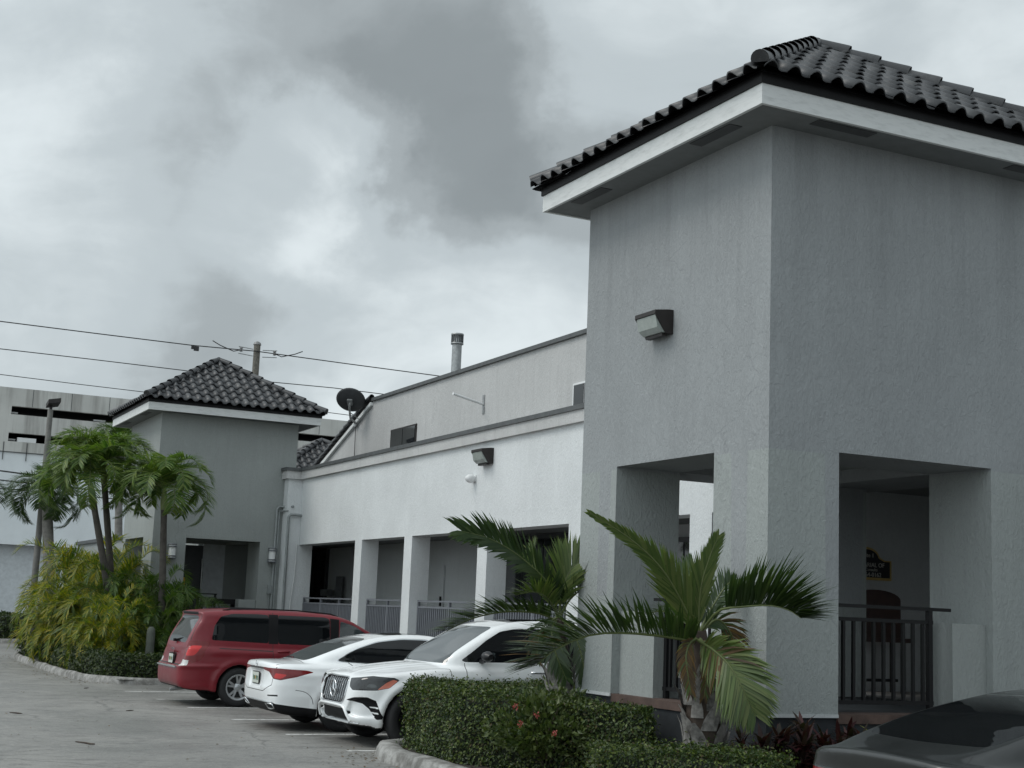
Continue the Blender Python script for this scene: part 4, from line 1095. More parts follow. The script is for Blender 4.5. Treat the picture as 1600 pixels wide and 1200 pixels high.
# clipped hedges: a shell of real leaves over a dark twiggy core
def hedge(name, label, poly, z0, z1, dens, leaf, mat, seed, cat='hedge', lumps=.05, core=.10, round_=.10, group=None):
    r = np.random.default_rng(seed)
    poly = np.array(poly, float); n = len(poly)
    area2 = sum(poly[i][0]*poly[(i+1) % n][1]-poly[(i+1) % n][0]*poly[i][1] for i in range(n))
    if area2 < 0: poly = poly[::-1]
    c = poly.mean(0)
    t = thing(name, label, cat, (c[0], c[1], z0), 0, group)
    m = MB(); pts = []; nor = []
    lo, hi = poly.min(0), poly.max(0)
    A = abs(area2)/2
    while len(pts) < dens*A:
        q = r.uniform(lo, hi)
        if inpoly(poly, q[0], q[1]): pts.append((q[0], q[1], z1)); nor.append((0, 0, 1))
    for i in range(n):
        a, b = poly[i], poly[(i+1) % n]; L = np.linalg.norm(b-a); nn = np.array([(b-a)[1], -(b-a)[0]])/L
        for _ in range(int(dens*1.0*L*(z1-z0))):
            f, z = r.random(), r.uniform(z0, z1); q = a+(b-a)*f
            pts.append((q[0], q[1], z)); nor.append((nn[0], nn[1], 0.05))
    pts, nor = np.array(pts), np.array(nor)
    # slight swell and lumps so that faces are not planes
    lum = lumps*(np.sin(pts[:, 0]*3.1+pts[:, 2]*4)+np.sin(pts[:, 1]*2.7+1.3+pts[:, 2]*3.1)+np.sin((pts[:, 0]+pts[:, 1])*6.3)*.6)/2
    off = lum+r.normal(0, .022, len(pts))-np.abs(r.normal(0, .035, len(pts)))
    off = off+(r.random(len(pts)) < .025)*r.uniform(.03, .10, len(pts))
    # rounded shoulders
    dz = z1-pts[:, 2]; sidep = nor[:, 2] < .5
    off = np.where(sidep, off-round_*np.clip(1-dz/round_/1.5, 0, 1)**2*.7, off)
    pts = pts+nor*off[:, None]
    k_ = len(pts)
    nz = lambda a: a/(np.linalg.norm(a, axis=1)[:, None]+1e-12)
    nv = nz(nor*.9+r.normal(0, .5, (k_, 3))+np.array([0, 0, .25])); d = nz(np.cross(nv, r.normal(0, 1, (k_, 3)))); d = nz(d+nor*.35); s = nz(np.cross(nv, d)); nv = np.cross(d, s)
    L = leaf*r.uniform(.7, 1.3, (k_, 1)); w = L*.30
    V = np.stack([pts, pts+d*L*.5+s*w+nv*w*.35, pts+d*L, pts+d*L*.5-s*w+nv*w*.35], 1).reshape(-1, 3)
    o = np.arange(k_)[:, None]*4
    F = np.concatenate([o+np.array([[0, 1, 2]]), o+np.array([[0, 2, 3]])], 0)
    m.arrays(V, F, 0, False); m.build('leaves', mat, t)
    k = MB()
    ins = []
    for i in range(n):   # inset core
        p0, p1, p2 = poly[i-1], poly[i], poly[(i+1) % n]
        d1, d2 = unit(p1-p0), unit(p2-p1); n1, n2 = np.array([-d1[1], d1[0]]), np.array([-d2[1], d2[0]])
        b = unit(n1+n2); ins.append(p1+b*core/max(.4, np.dot(b, n1)))
    k.prism([(x, y, z0-.02) for x, y in ins], (0, 0, z1-z0-core+.02)); k.build('twigs', 'inner_twigs', t)
    return t
hedge('clipped_hedge', 'big clipped green hedge in the foreground, in front of the white car', [(6.95, 15.35), (7.05, 17.2), (7.4, 17.8), (9.4, 17.9), (9.4, 15.85), (8.45, 15.7), (8.45, 13.5), (8.22, 13.15)], .12, .90, 2600, .042, 'hedge_leaf', 3)
hedge('clipped_hedge', 'lower clipped hedge along the bottom edge, in front of the near palm trunk', [(7.16, 12.62), (7.86, 11.66), (8.28, 10.78), (7.8, 10.45), (7.3, 10.9), (6.8, 11.9)], .12, .655, 3000, .036, 'hedge_leaf', 4)
def gz_(px, py): p = on_z(px, py, 0.1); return (p[0], p[1])
hedge('clipped_hedge', 'low dark clipped hedge edging the far bed beside the kerb', [(5.98, 37.0), (5.98, 35.0), (6.05, 33.6), (6.35, 32.35), (7.2, 32.05), (8.6, 32.0), (8.6, 32.75), (7.3, 32.85), (6.75, 33.2), (6.6, 35.0), (6.5, 37.0)], .1, .60, 900, .07, 'low_hedge_leaf', 5)
hedge('clipped_hedge', 'distant low hedge behind the second kerb at the left edge', [(5.5, 60.5), (7.2, 57.5), (8.6, 57.2), (10.5, 57.2), (10.5, 58.4), (8.0, 58.6), (6.5, 61)], .1, 1.0, 220, .14, 'low_hedge_leaf', 6)
hedge('ground_cover', 'dark low ground cover under the areca clumps along the kerb', [(6.0, 44), (6.0, 37.1), (6.7, 37.1), (6.9, 44)], .1, .55, 600, .08, 'low_hedge_leaf', 9, 'ground cover', lumps=.1)

# flowering shrub growing at the hedge corner
def leafy_shrub(label, c, R, H, n, leaf, mat, seed, name='flowering_shrub', cat='shrub', flowers=0, group=None):
    r = np.random.default_rng(seed); c = np.array(c, float)
    t = thing(name, label, cat, c, 0, group)
    V = []; F = []; tips = []
    for _ in range(n):
        d = unit(r.normal(0, 1, 3)*[1, 1, .9]); d[2] = abs(d[2])*1.0-.15
        rad_ = (r.random()**.35)*(1+.18*math.sin(d[0]*7+d[1]*5)+.12*math.sin(d[2]*9))
        p = c+np.array([d[0]*R, d[1]*R, H*.45+d[2]*H*.6])*[1, 1, 1]*1.0
        p = c+(p-c)*np.array([rad_, rad_, .35+.65*rad_])
        if p[2] < c[2]: continue
        g_ = unit(d+r.normal(0, .5, 3)+np.array([0, 0, .25])); nv = unit(np.cross(g_, r.normal(0, 1, 3))); s = np.cross(nv, g_)
        L = leaf*r.uniform(.6, 1.25); w = L*.26; o = len(V)
        V += [p, p+g_*L*.45+s*w+nv*w*.4, p+g_*L, p+g_*L*.45-s*w+nv*w*.4]; F += [(o, o+1, o+2), (o, o+2, o+3)]
        if rad_ > 1.0: tips.append((p, d))
    m = MB(); m.arrays(V, F, 0, False); m.build('leaves', mat, t)
    st = MB()
    for k in range(9):
        a = 2*math.pi*k/9; st.tube([c, c+np.array([math.cos(a)*R*.35, math.sin(a)*R*.35, H*.5]), c+np.array([math.cos(a+.3)*R*.65, math.sin(a+.3)*R*.65, H*.85])], [.014, .010, .005], 5)
    st.build('stems', 'boot_core', t)
    return t
SH = leafy_shrub('pink flowering ixora shrub with larger leaves at the right end of the big hedge', (7.62, 14.35, .12), .62, .86, 2600, .085, 'ixora_leaf', 17)
for px, py, D in ((842, 1096, 16.0), (862, 1092, 16.0), (813, 1131, 15.2), (866, 1146, 14.9), (838, 1117, 15.4), (806, 1105, 15.6)):
    p = at_d(px, py, D); rr = np.random.default_rng(px)
    fb = MB(); V = []; F = []
    for _ in range(26):
        d = unit(rr.normal(0, 1, 3)); q = p+d*.028*rr.random(); s = unit(np.cross(d, rr.normal(0, 1, 3))); o = len(V)
        V += [q, q+d*.012+s*.009, q+d*.024, q+d*.012-s*.009]; F += [(o, o+1, o+2), (o, o+2, o+3)]
    fb.arrays(V, F, 0, False); fb.build('flower', 'ixora_petal', SH)

# dark red ti plants and lime leaved plants against the plinth
def ti_plant(label, c, H, seed, mat='red_ti_leaf', n=46, leaf=.24, w=.05, name='ti_plant', group='ti plants at the tower base'):
    r = random.Random(seed); c = np.array(c, float)
    t = thing(name, label, 'plant', c, 0, group)
    m = MB(); st = MB()
    for k in range(6):
        a = r.uniform(0, 6.28); h = H*r.uniform(.55, 1.0); e = c+np.array([math.cos(a)*.16, math.sin(a)*.16, h*.8])
        st.tube([c, (c+e)/2+[0, 0, .03], e], [.012, .010, .008], 5)
        for i in range(n):
            az = i*2.4+r.uniform(-.3, .3); el = r.uniform(-.1, 1.3); f = r.random()
            p = c+(e-c)*(0.35+.65*f**.6)
            d = np.array([math.cos(az)*math.cos(el), math.sin(az)*math.cos(el), math.sin(el)])
            leaflet(m, p, d, unit(np.cross(np.cross(d, (0, 0, 1)), d)+np.array([.01, 0, .02])), leaf*r.uniform(.6, 1.1), w, .25, r, 0, 3)
    m.build('leaves', mat, t); st.build('stems', 'boot_core', t)
    return t
TI = [((8.30, 11.42, .12), 0.86, 'leftmost dark red ti plant, right of the near palm trunk'), ((8.62, 11.30, .12), 0.88, 'second dark red ti plant, at the corner of the near tower base'),
      ((8.95, 11.36, .12), 0.96, 'third ti plant, with the tallest red spear, just right of the tower corner'), ((9.25, 11.22, .12), 0.86, 'fourth ti plant from the left along the tower base, dense and purplish'),
      ((9.55, 11.36, .12), 0.91, 'fifth ti plant from the left, below the left end of the black railing'), ((9.85, 11.2, .12), 0.86, 'sixth ti plant from the left, beside the dark car rear window'),
      ((10.2, 11.35, .12), 0.88, 'seventh ti plant from the left, behind the dark car rear window'), ((10.6, 11.3, .12), 0.86, 'last ti plant on the right before the dark car roof hides the base')]
for k, (c, H, lab) in enumerate(TI): ti_plant(lab, c, H, 40+k)
ti_plant('lime leaved plant among the dark ti plants under the black railing', (9.62, 11.1, .3), .80, 60, 'lime_leaf', 12, .15, .05, 'lime_plant', 'lime plants at the tower base')
ti_plant('second lime leaved plant, closer to the dark car rear window', (9.98, 11.02, .3), .72, 61, 'lime_leaf', 9, .14, .05, 'lime_plant', 'lime plants at the tower base')
ti_plant('faint lime plant just above the dark car roof line', (10.5, 11.1, .3), .74, 63, 'lime_leaf', 5, .13, .04, 'lime_plant', 'lime plants at the tower base')

# two young palms in the foreground, every frond placed
VIEW = -_F
def young_palm(label, base, crown, fronds, seed, trunk_r=.205):
    r = random.Random(seed); base, crown = np.array(base, float), np.array(crown, float)
    t = thing('young_palm', label, 'palm tree', base, 0, 'young palms before the near tower')
    # trunk wrapped in grey overlapping leaf bases
    ax = crown-base; H = np.linalg.norm(ax)
    m = MB(); m.tube([base, base+ax*.35, base+ax*.7, crown], [trunk_r, trunk_r*.95, trunk_r*.7, trunk_r*.35], 12); m.build('trunk', 'boot_core', t)
    hk = MB()
    for k in range(46):
        a = k*2.39996; f = .02+.66*(k/46); c = base+ax*f; rr = trunk_r*(1.04-.35*f)
        o = np.array([math.cos(a), math.sin(a), 0]); tg = np.array([-math.sin(a), math.cos(a), 0])
        L = r.uniform(.18, .34); w = r.uniform(.06, .10); tl = r.uniform(-.8, .8)
        rows = []
        for s, ww, out in ((0, 1.0, .0), (.35, .95, .015), (.7, .65, .04), (1.0, .18, .085)):
            cc = c+o*(rr+out)+np.array([0, 0, 1])*L*s+tg*tl*L*s
            rows.append([cc-tg*w*ww, cc+o*.018*ww, cc+tg*w*ww])
        hk.quad_grid(rows, 0, True)
    hk.build('leaf_bases', 'boot_husk', t)
    for fr in fronds:
        pts = [at_d(px, py, D) for px, py, D in fr['p']]
        upn = {'up': np.array([0, 0, 1.0]), 'cam': VIEW, 'mix': unit(VIEW+np.array([0, 0, .8])), 'left': unit(-_R*.8+np.array([0, 0, .5])+VIEW*.3)}[fr.get('n', 'up')]
        mb = MB()
        frond(mb, pts, upn, int(fr.get('k', 58)*1.35), fr.get('L', .42), fr.get('w', .032)*.72, fr.get('sweep', .6), fr.get('lift', .5), fr.get('droop', .06)+.07, r, 0, 1,
              stem=fr.get('stem', .017), start=fr.get('start', .12), tipL=fr.get('tip', .45), baseL=fr.get('base', .55), t0=fr.get('t0', .55), sides=fr.get('sides', (1, -1)), dead=fr.get('dead'), ragged=fr.get('rag', .05)+.05)
        mb.build('frond', [fr.get('mat', 'young_palm_leaf'), 'rachis', 'dead_leaf'], t)
    return t
DA = 13.9
pa_base = at_d(1106, 1180, DA); pa_base[2] = .12
pa_crown = at_d(1092, 985, DA)
FA = [
 dict(p=[(1092, 1000, DA), (1070, 950, DA-.05), (1035, 890, DA-.15), (985, 842, DA-.25), (922, 802, DA-.35)], n='cam', L=.56, w=.036, sweep=2.7, lift=.22, droop=-.05, k=74, tip=.12, t0=.22, base=1.0, start=.08, rag=.0),
 dict(p=[(1090, 1005, DA), (1060, 998, DA-.3), (990, 990, DA-.6), (925, 992, DA-.8), (868, 1015, DA-.95), (838, 1040, DA-1.0)], n='up', L=.62, w=.040, sweep=.75, lift=1.0, droop=.03, k=100, tip=.5, start=.06, mat='young_palm_dark', dead=(.10, .7, 1.0)),
 dict(p=[(1092, 990, DA), (1092, 950, DA), (1098, 905, DA), (1112, 862, DA), (1121, 842, DA)], n='cam', L=.40, w=.036, sweep=2.7, lift=.25, droop=-.05, k=56, tip=.25, t0=.35, base=1.0, start=.08, rag=.0),
 dict(p=[(1090, 985, DA+.2), (1080, 945, DA+.35), (1072, 912, DA+.5), (1085, 885, DA+.65)], n='mix', L=.34, w=.034, sweep=1.1, lift=.2, droop=.08, k=40, tip=.6, mat='young_palm_dark'),
 dict(p=[(1092, 992, DA), (1122, 955, DA-.15), (1160, 948, DA-.32), (1203, 946, DA-.5), (1234, 954, DA-.62), (1252, 966, DA-.7)], n='up', L=.66, w=.042, sweep=.55, lift=1.12, droop=.0, k=92, tip=.4, start=.26, mat='young_palm_dark'),
 dict(p=[(1090, 1000, DA-.1), (1115, 1016, DA-.35), (1140, 1040, DA-.5), (1160, 1075, DA-.6), (1180, 1118, DA-.62)], n='cam', L=.50, w=.040, sweep=.8, lift=.28, droop=.10, k=84, tip=.35, start=.10, dead=(.22, .08, .40)),
 dict(p=[(1094, 990, DA+.2), (1120, 968, DA+.3), (1142, 990, DA+.35), (1158, 1035, DA+.35)], n='cam', L=.26, w=.032, sweep=.9, lift=.2, droop=.2, k=34, tip=.5, mat='young_palm_dark', dead=(.75, .35, 1.0)),
 dict(p=[(1094, 985, DA+.2), (1112, 950, DA+.4), (1135, 915, DA+.55), (1150, 905, DA+.7)], n='mix', L=.26, w=.03, sweep=1.0, lift=.3, droop=.1, k=34, tip=.5, mat='young_palm_dark'),
 dict(p=[(1088, 998, DA-.1), (1078, 1005, DA-.2), (1072, 1030, DA-.3), (1080, 1085, DA-.32)], n='cam', L=.20, w=.024, sweep=.9, lift=.2, droop=.35, k=40, tip=.5, dead=(.8, .0, 1.0)),
 dict(p=[(1094, 998, DA-.1), (1102, 1010, DA-.2), (1106, 1040, DA-.25), (1100, 1090, DA-.25)], n='cam', L=.18, w=.024, sweep=1.0, lift=.2, droop=.35, k=36, tip=.5, dead=(.85, .0, 1.0)),
 dict(p=[(1088, 990, DA), (1065, 968, DA+.2), (1035, 955, DA+.4), (1010, 960, DA+.5)], n='up', L=.22, w=.028, sweep=.9, lift=.7, droop=.1, k=30, tip=.5, mat='young_palm_dark'),
]
young_palm('nearest young palm with split arching fronds, some browning, before the near tower corner', pa_base, pa_crown, FA, 71)
DB = 17.6
pb_base = at_d(884, 1120, DB); pb_base[2] = .12
pb_crown = at_d(872, 965, DB)
FB = [
 dict(p=[(872, 965, DB), (858, 915, DB-.1), (815, 872, DB-.3), (768, 843, DB-.45), (722, 830, DB-.6)], n='mix', L=.48, w=.06, sweep=1.2, lift=.4, droop=.03, k=52, tip=.6, start=.12, rag=.03, mat='young_palm_dark'),
 dict(p=[(872, 965, DB), (852, 920, DB+.1), (835, 880, DB+.2), (835, 858, DB+.3)], n='left', L=.30, w=.034, sweep=1.5, lift=.5, droop=.02, k=30, tip=.7, start=.15),
 dict(p=[(870, 970, DB), (840, 958, DB-.2), (790, 956, DB-.4), (740, 966, DB-.55), (698, 986, DB-.65)], n='up', L=.50, w=.050, sweep=.8, lift=.75, droop=.08, k=60, tip=.6, start=.1, mat='young_palm_dark'),
 dict(p=[(874, 962, DB), (878, 925, DB), (892, 890, DB+.1), (915, 872, DB+.2)], n='mix', L=.52, w=.04, sweep=1.0, lift=.5, droop=.02, k=64, tip=.6, start=.15),
 dict(p=[(874, 965, DB), (892, 935, DB), (918, 918, DB+.1), (945, 925, DB+.2)], n='up', L=.50, w=.04, sweep=.7, lift=1.0, droop=.05, k=40, tip=.5, start=.15, mat='young_palm_dark'),
 dict(p=[(872, 965, DB), (862, 985, DB-.3), (868, 1020, DB-.45), (885, 1062, DB-.45)], n='cam', L=.30, w=.036, sweep=.9, lift=.2, droop=.15, k=36, tip=.45, mat='young_palm_dark'),
 dict(p=[(874, 965, DB), (895, 985, DB-.2), (910, 1030, DB-.3), (915, 1070, DB-.3)], n='cam', L=.24, w=.036, sweep=1.0, lift=.2, droop=.15, k=30, tip=.5, mat='young_palm_dark'),
 dict(p=[(870, 965, DB-.1), (845, 985, DB-.3), (838, 1030, DB-.4)], n='cam', L=.26, w=.034, sweep=.9, lift=.2, droop=.2, k=28, tip=.5, mat='young_palm_dark', dead=(.35, .3, 1)),
 dict(p=[(872, 962, DB), (855, 935, DB-.2), (835, 925, DB-.4), (805, 930, DB-.5)], n='up', L=.34, w=.034, sweep=.8, lift=.8, droop=.06, k=34, tip=.5),
]
young_palm('young palm behind the hedge, its fronds crossing the white car windshield', pb_base, pb_crown, FB, 72, .18)

# fallen twigs and leaf litter on the asphalt
def twig(label, px, py, L, rz, r_=.012):
    p = on_z(px, py, .012); d = np.array([math.cos(rz), math.sin(rz), 0])*L/2; s = np.array([-d[1], d[0], 0])
    m = MB(); m.tube([p-d, p-d*.2+s*.12, p+d*.4+s*.05, p+d], [r_*.6, r_, r_, r_*.4], 6); m.tube([p, p+d*.5+s*.35], [r_*.6, r_*.3], 5)
    single('fallen_twig', m, 'boot_core', label, 'twig', 'twigs on the asphalt')
twig('longest dark twig lying on the open asphalt, lower left', 133, 1161, .42, -1.15, .011)
twig('small dark twig at the left edge of the asphalt', 25, 1114, .26, -.9, .010)
twig('faint twig on the asphalt left of the red minivan', 203, 1110, .2, .7, .008)
twig('tiny twig near the end of the kerb of the far bed', 135, 1075, .2, .9, .008)

# dead leaves and grit gathered along the kerbs and over the asphalt
def litter():
    r = np.random.default_rng(91); V = []; F = []
    def put(x, y, L, z=.006):
        a = r.uniform(0, 6.28); d = np.array([math.cos(a), math.sin(a), r.uniform(0, .25)])*L; s_ = np.array([-math.sin(a), math.cos(a), r.uniform(-.2, .4)])*L*.28; q = np.array([x, y, z]); o = len(V)
        V.extend([q, q+d*.5+s_, q+d, q+d*.5-s_+[0, 0, .3*L*.3]]); F.extend([(o, o+1, o+2), (o, o+2, o+3)])
    for P in (BED_FAR[3:10], BED_NEAR[1:8]):
        P = np.array(P)
        for _ in range(170):
            i = r.integers(0, len(P)-1); q = P[i]+(P[i+1]-P[i])*r.random(); put(q[0]-abs(r.normal(0, .28))-.12, q[1]+r.normal(0, .15), r.uniform(.025, .07))
    for _ in range(260): put(r.uniform(2.0, 7.5), r.uniform(13, 34), r.uniform(.015, .05))
    for _ in range(200): put(r.uniform(6.95, 8.3), r.uniform(10.9, 17.5), r.uniform(.03, .08), .125)
    m = MB(); m.arrays(V, F, 0, False); o = m.build('leaf_litter', 'dead_leaf'); tag(o, 'dry leaf scraps scattered over the asphalt and along the kerbs', 'litter', kind='stuff')
litter()
# ------------------------------------------------------------------ cars: bodies are solid shapes carved from
# side, plan and cross-section outlines, meshed finely, then cut along panel, glass and lamp outlines
def paint(name, col, rough=0.28, coat=1.0, metal=0.0):
    m, nt, b, out = new_mat(name)
    p = OBJC(nt)
    f = NOISE(nt, p, 3.0, 5, 0.6)
    nt.links.new(MIX(nt, RAMP(nt, f, [(0.35, 0), (0.7, 1)]), tuple(x*0.95 for x in col), col), b.inputs['Base Color'])
    nt.links.new(RAMP(nt, f, [(0.3, rough), (0.7, rough+.12)]), b.inputs['Roughness'])
    b.inputs['Metallic'].default_value = metal
    b.inputs['Coat Weight'].default_value = coat; b.inputs['Coat Roughness'].default_value = 0.06
    return m
paint('white_paint', (0.86, 0.875, 0.88))
paint('red_paint', (0.17, 0.002, 0.010), 0.34, coat=.25)
paint('graphite_paint', (0.008, 0.010, 0.010), 0.34, coat=.6)
paint('silver_side', (0.30, 0.31, 0.34), 0.3, metal=0.3)
glass_mat('car_glass', (0.005, 0.006, 0.007), 0.02, 0.5)
glass_mat('screen_glass', (0.035, 0.045, 0.048), 0.03, 1.0)
glass_mat('rear_glass', (0.03, 0.036, 0.038), 0.05, 1.0)
glass_mat('red_lens', (0.15, 0.003, 0.005), 0.12, 0.6)
glass_mat('bright_red_lens', (0.50, 0.010, 0.010), 0.15, 0.6)
glass_mat('amber_lens', (0.62, 0.19, 0.13), 0.15, 0.6)
glass_mat('clear_lens', (0.60, 0.60, 0.58), 0.1, 0.6)
glass_mat('smoked_lens', (0.018, 0.020, 0.022), 0.05, 0.7)
simple('black_trim', (0.007, 0.007, 0.008), 0.55, var=0.1, spec=.2)
simple('seam_black', (0.016, 0.016, 0.017), 0.6, var=0.0)
simple('tyre_rubber', (0.014, 0.014, 0.015), 0.8, var=0.2)
simple('wheel_silver', (0.42, 0.43, 0.44), 0.32, 0.7, var=0.05)
simple('wheel_black', (0.02, 0.02, 0.022), 0.35, 0.3, var=0.1)
simple('chrome', (0.62, 0.63, 0.64), 0.14, 0.95, var=0.02)
simple('plate_white', (0.52, 0.55, 0.50), 0.5, var=0.05)
simple('plate_ink', (0.08, 0.16, 0.10), 0.5, var=0.05)
simple('plate_orange', (0.55, 0.30, 0.10), 0.5, var=0.05)

def poly_sdf(P, X, Y):
    P = np.asarray(P, float); n = len(P)
    d = np.full(X.shape, 1e9); s = np.ones(X.shape)
    j = n-1
    for i in range(n):
        e = P[j]-P[i]; wx, wy = X-P[i][0], Y-P[i][1]
        t = np.clip((wx*e[0]+wy*e[1])/(e@e+1e-12), 0, 1)
        d = np.minimum(d, (wx-e[0]*t)**2+(wy-e[1]*t)**2)
        c1, c2, c3 = Y >= P[i][1], Y < P[j][1], e[0]*wy > e[1]*wx
        s = np.where((c1 & c2 & c3) | (~c1 & ~c2 & ~c3), -s, s); j = i
    return np.sqrt(d)*s
def smax(a, b, k):
    h = np.clip(0.5-0.5*(b-a)/k, 0, 1); return b+(a-b)*h+k*h*(1-h)
def smin(a, b, k): return -smax(-a, -b, k)
def smooth_poly(P, n=4, keep=()):
    """Chaikin-like rounding of an open/closed outline, kept as a dense polygon"""
    P = [np.array(p, float) for p in P]
    for _ in range(n):
        Q = []
        for i in range(len(P)):
            a, b = P[i], P[(i+1) % len(P)]
            Q += [a*.75+b*.25, a*.25+b*.75]
        P = Q
    return P
def surface_nets(f, o, h):
    """quads on the zero surface of the sampled field f"""
    nx, ny, nz = f.shape
    ins = f < 0
    cnt = np.zeros((nx-1, ny-1, nz-1), np.int8)
    for i in (0, 1):
        for j in (0, 1):
            for k in (0, 1): cnt += ins[i:nx-1+i, j:ny-1+j, k:nz-1+k]
    act = (cnt > 0) & (cnt < 8)
    idx = np.full(act.shape, -1, np.int64); C = np.argwhere(act); idx[act] = np.arange(len(C))
    acc = np.zeros((len(C), 3)); num = np.zeros(len(C))
    corners = [(i, j, k) for i in (0, 1) for j in (0, 1) for k in (0, 1)]
    for a in corners:
        for ax in range(3):
            if a[ax] == 1: continue
            b = list(a); b[ax] = 1
            fa = f[C[:, 0]+a[0], C[:, 1]+a[1], C[:, 2]+a[2]]; fb = f[C[:, 0]+b[0], C[:, 1]+b[1], C[:, 2]+b[2]]
            cr_ = (fa < 0) != (fb < 0)
            t = np.where(cr_, fa/(fa-fb+1e-20), 0)
            p = np.array(a, float)[None, :].repeat(len(C), 0); p[:, ax] = t
            acc[cr_] += p[cr_]; num += cr_
    V = (C+acc/num[:, None])
    F = []
    def quads(ax):
        sl0 = [slice(None)]*3; sl1 = [slice(None)]*3
        sl0[ax] = slice(0, -1); sl1[ax] = slice(1, None)
        e = ins[tuple(sl0)] != ins[tuple(sl1)]
        E = np.argwhere(e); u, v = [(1, 2), (2, 0), (0, 1)][ax]
        E = E[(E[:, u] > 0) & (E[:, v] > 0) & (E[:, u] < f.shape[u]-1) & (E[:, v] < f.shape[v]-1)]
        inside = ins[E[:, 0], E[:, 1], E[:, 2]]
        def at(du, dv):
            q = E.copy(); q[:, u] -= du; q[:, v] -= dv; return idx[q[:, 0], q[:, 1], q[:, 2]]
        Q = np.stack([at(1, 1), at(0, 1), at(0, 0), at(1, 0)], 1)
        Q[~inside] = Q[~inside][:, ::-1]
        return Q
    Q = np.concatenate([quads(0), quads(1), quads(2)])
    # settle the vertices on the surface
    g = np.stack(np.gradient(f), -1)
    def tri(A, P):
        i = np.clip(np.floor(P).astype(int), 0, np.array(f.shape)-2); w = P-i; r = 0
        for a in (0, 1):
            for b in (0, 1):
                for c in (0, 1):
                    ww = (w[:, 0] if a else 1-w[:, 0])*(w[:, 1] if b else 1-w[:, 1])*(w[:, 2] if c else 1-w[:, 2])
                    val = A[i[:, 0]+a, i[:, 1]+b, i[:, 2]+c]
                    r = r+(ww[:, None]*val if val.ndim == 2 else ww*val)
        return r
    for _ in range(3):
        d = tri(f, V); gg = tri(g, V); V = V-gg*(d/(np.sum(gg*gg, 1)+1e-9))[:, None].clip(-1, 1)*0.7
    nrm = tri(g, V); nrm /= np.linalg.norm(nrm, axis=1)[:, None]+1e-12
    return V*h+np.array(o), Q, nrm

def car_field(S, h):
    """S: dict of outlines; returns sampled field. x forward from the tail, y sideways, z up"""
    L, W = S['L'], S['W']/2
    xs = np.arange(-.08, L+.081, h); ys = np.arange(-h*.5, W+.10, h); zs = np.arange(.10, S['H']+.08, h)
    Xz, Zx = np.meshgrid(xs, zs, indexing='ij')
    Xy, Yx = np.meshgrid(xs, ys, indexing='ij')
    low = poly_sdf(smooth_poly(S['low'], 2), Xz, Zx)
    top = poly_sdf(smooth_poly(S['top'], 2), Xz, Zx)
    z3 = zs[None, None, :]; y3 = ys[None, :, None]; x3 = xs[:, None, None]
    def plan_field(plan, sec):
        pl = smooth_poly([(x, y) for x, y in plan]+[(x, -y) for x, y in reversed(plan)], 2)
        yy = np.arange(-.05, W+.75, h/2)
        A, B = np.meshgrid(xs, yy, indexing='ij'); D = poly_sdf(pl, A, B)
        sh = W-np.interp(zs, [p[0] for p in sec], [p[1] for p in sec])
        out = np.empty((len(xs), len(ys), len(zs)), np.float32)
        for k, s in enumerate(sh):
            q = (np.abs(ys)+s-yy[0])/(h/2); i = np.clip(q.astype(int), 0, len(yy)-2); w = np.clip(q-i, 0, 1)
            out[:, :, k] = D[:, i]*(1-w)+D[:, i+1]*w
        return out
    lowf = smax(low[:, None, :].astype(np.float32)+S.get('crown', .05)*(y3/W)**2*np.clip((z3-.75)/.25, 0, 1)*1.0, plan_field(S['plan'], S['sec']), S.get('k_low', .07))
    topf = smax(top[:, None, :].astype(np.float32)+S.get('roof_crown', .05)*(y3/W)**2*np.clip((z3-1.2)/.3, 0, 1), plan_field(S['tplan'], S['tsec']), S.get('k_top', .07))
    f = smin(lowf, topf, S.get('k_join', .05))
    # character lines: raised or sunk along a side-view polyline
    for (pl, amp, wd, soft) in S.get('lines', ()):
        pl = np.array(pl, float); zc = np.interp(xs, pl[:, 0], pl[:, 1])[:, None]
        fade = np.clip((xs-pl[0, 0])/.3, 0, 1)*np.clip((pl[-1, 0]-xs)/.3, 0, 1)
        dz = zs[None, :]-zc
        b = amp*fade[:, None]*np.exp(-(dz/wd)**2) if not soft else amp*fade[:, None]*np.clip(1-dz/wd, 0, 1)*np.clip(dz/.012+.5, 0, 1)
        f -= b[:, None, :]*np.clip((y3-.45)/.2, 0, 1)
    # hood creases running to the nose
    for (y0, y1, x0, x1, amp, wd) in S.get('hood', ()):
        yc = (y0+(y1-y0)*(xs-x0)/(x1-x0))[:, None, None]
        fade = (np.clip((xs-x0)/.2, 0, 1)*np.clip((x1-xs)/.2, 0, 1))[:, None, None]
        f -= amp*fade*np.exp(-((y3-yc)/wd)**2)*np.clip((z3-.8)/.1, 0, 1)
    # wheel arches
    rw = S['rw']
    for xa in (S['xr'], S['xf']):
        R3 = np.sqrt((x3-xa)**2+(z3-rw)**2)
        f -= S.get('flare', .018)*np.exp(-((R3-(rw+.10))/.055)**2)*np.clip((y3-.55)/.2, 0, 1)
        f = np.maximum(f, -np.maximum(R3-(rw+.045), S['yt']-y3))
    # recesses: front/rear outlines in (y, z) sunk to a depth
    for (poly, end, depth, xlim) in S.get('recess', ()):
        A, B = np.meshgrid(ys, zs, indexing='ij'); P2 = poly_sdf(poly, A, B)[None]
        lim = (xlim-x3) if end == 'front' else (x3-xlim)
        f = np.maximum(f, -np.maximum(np.maximum(P2, -(f+depth)), lim))
    return f, xs, ys, zs
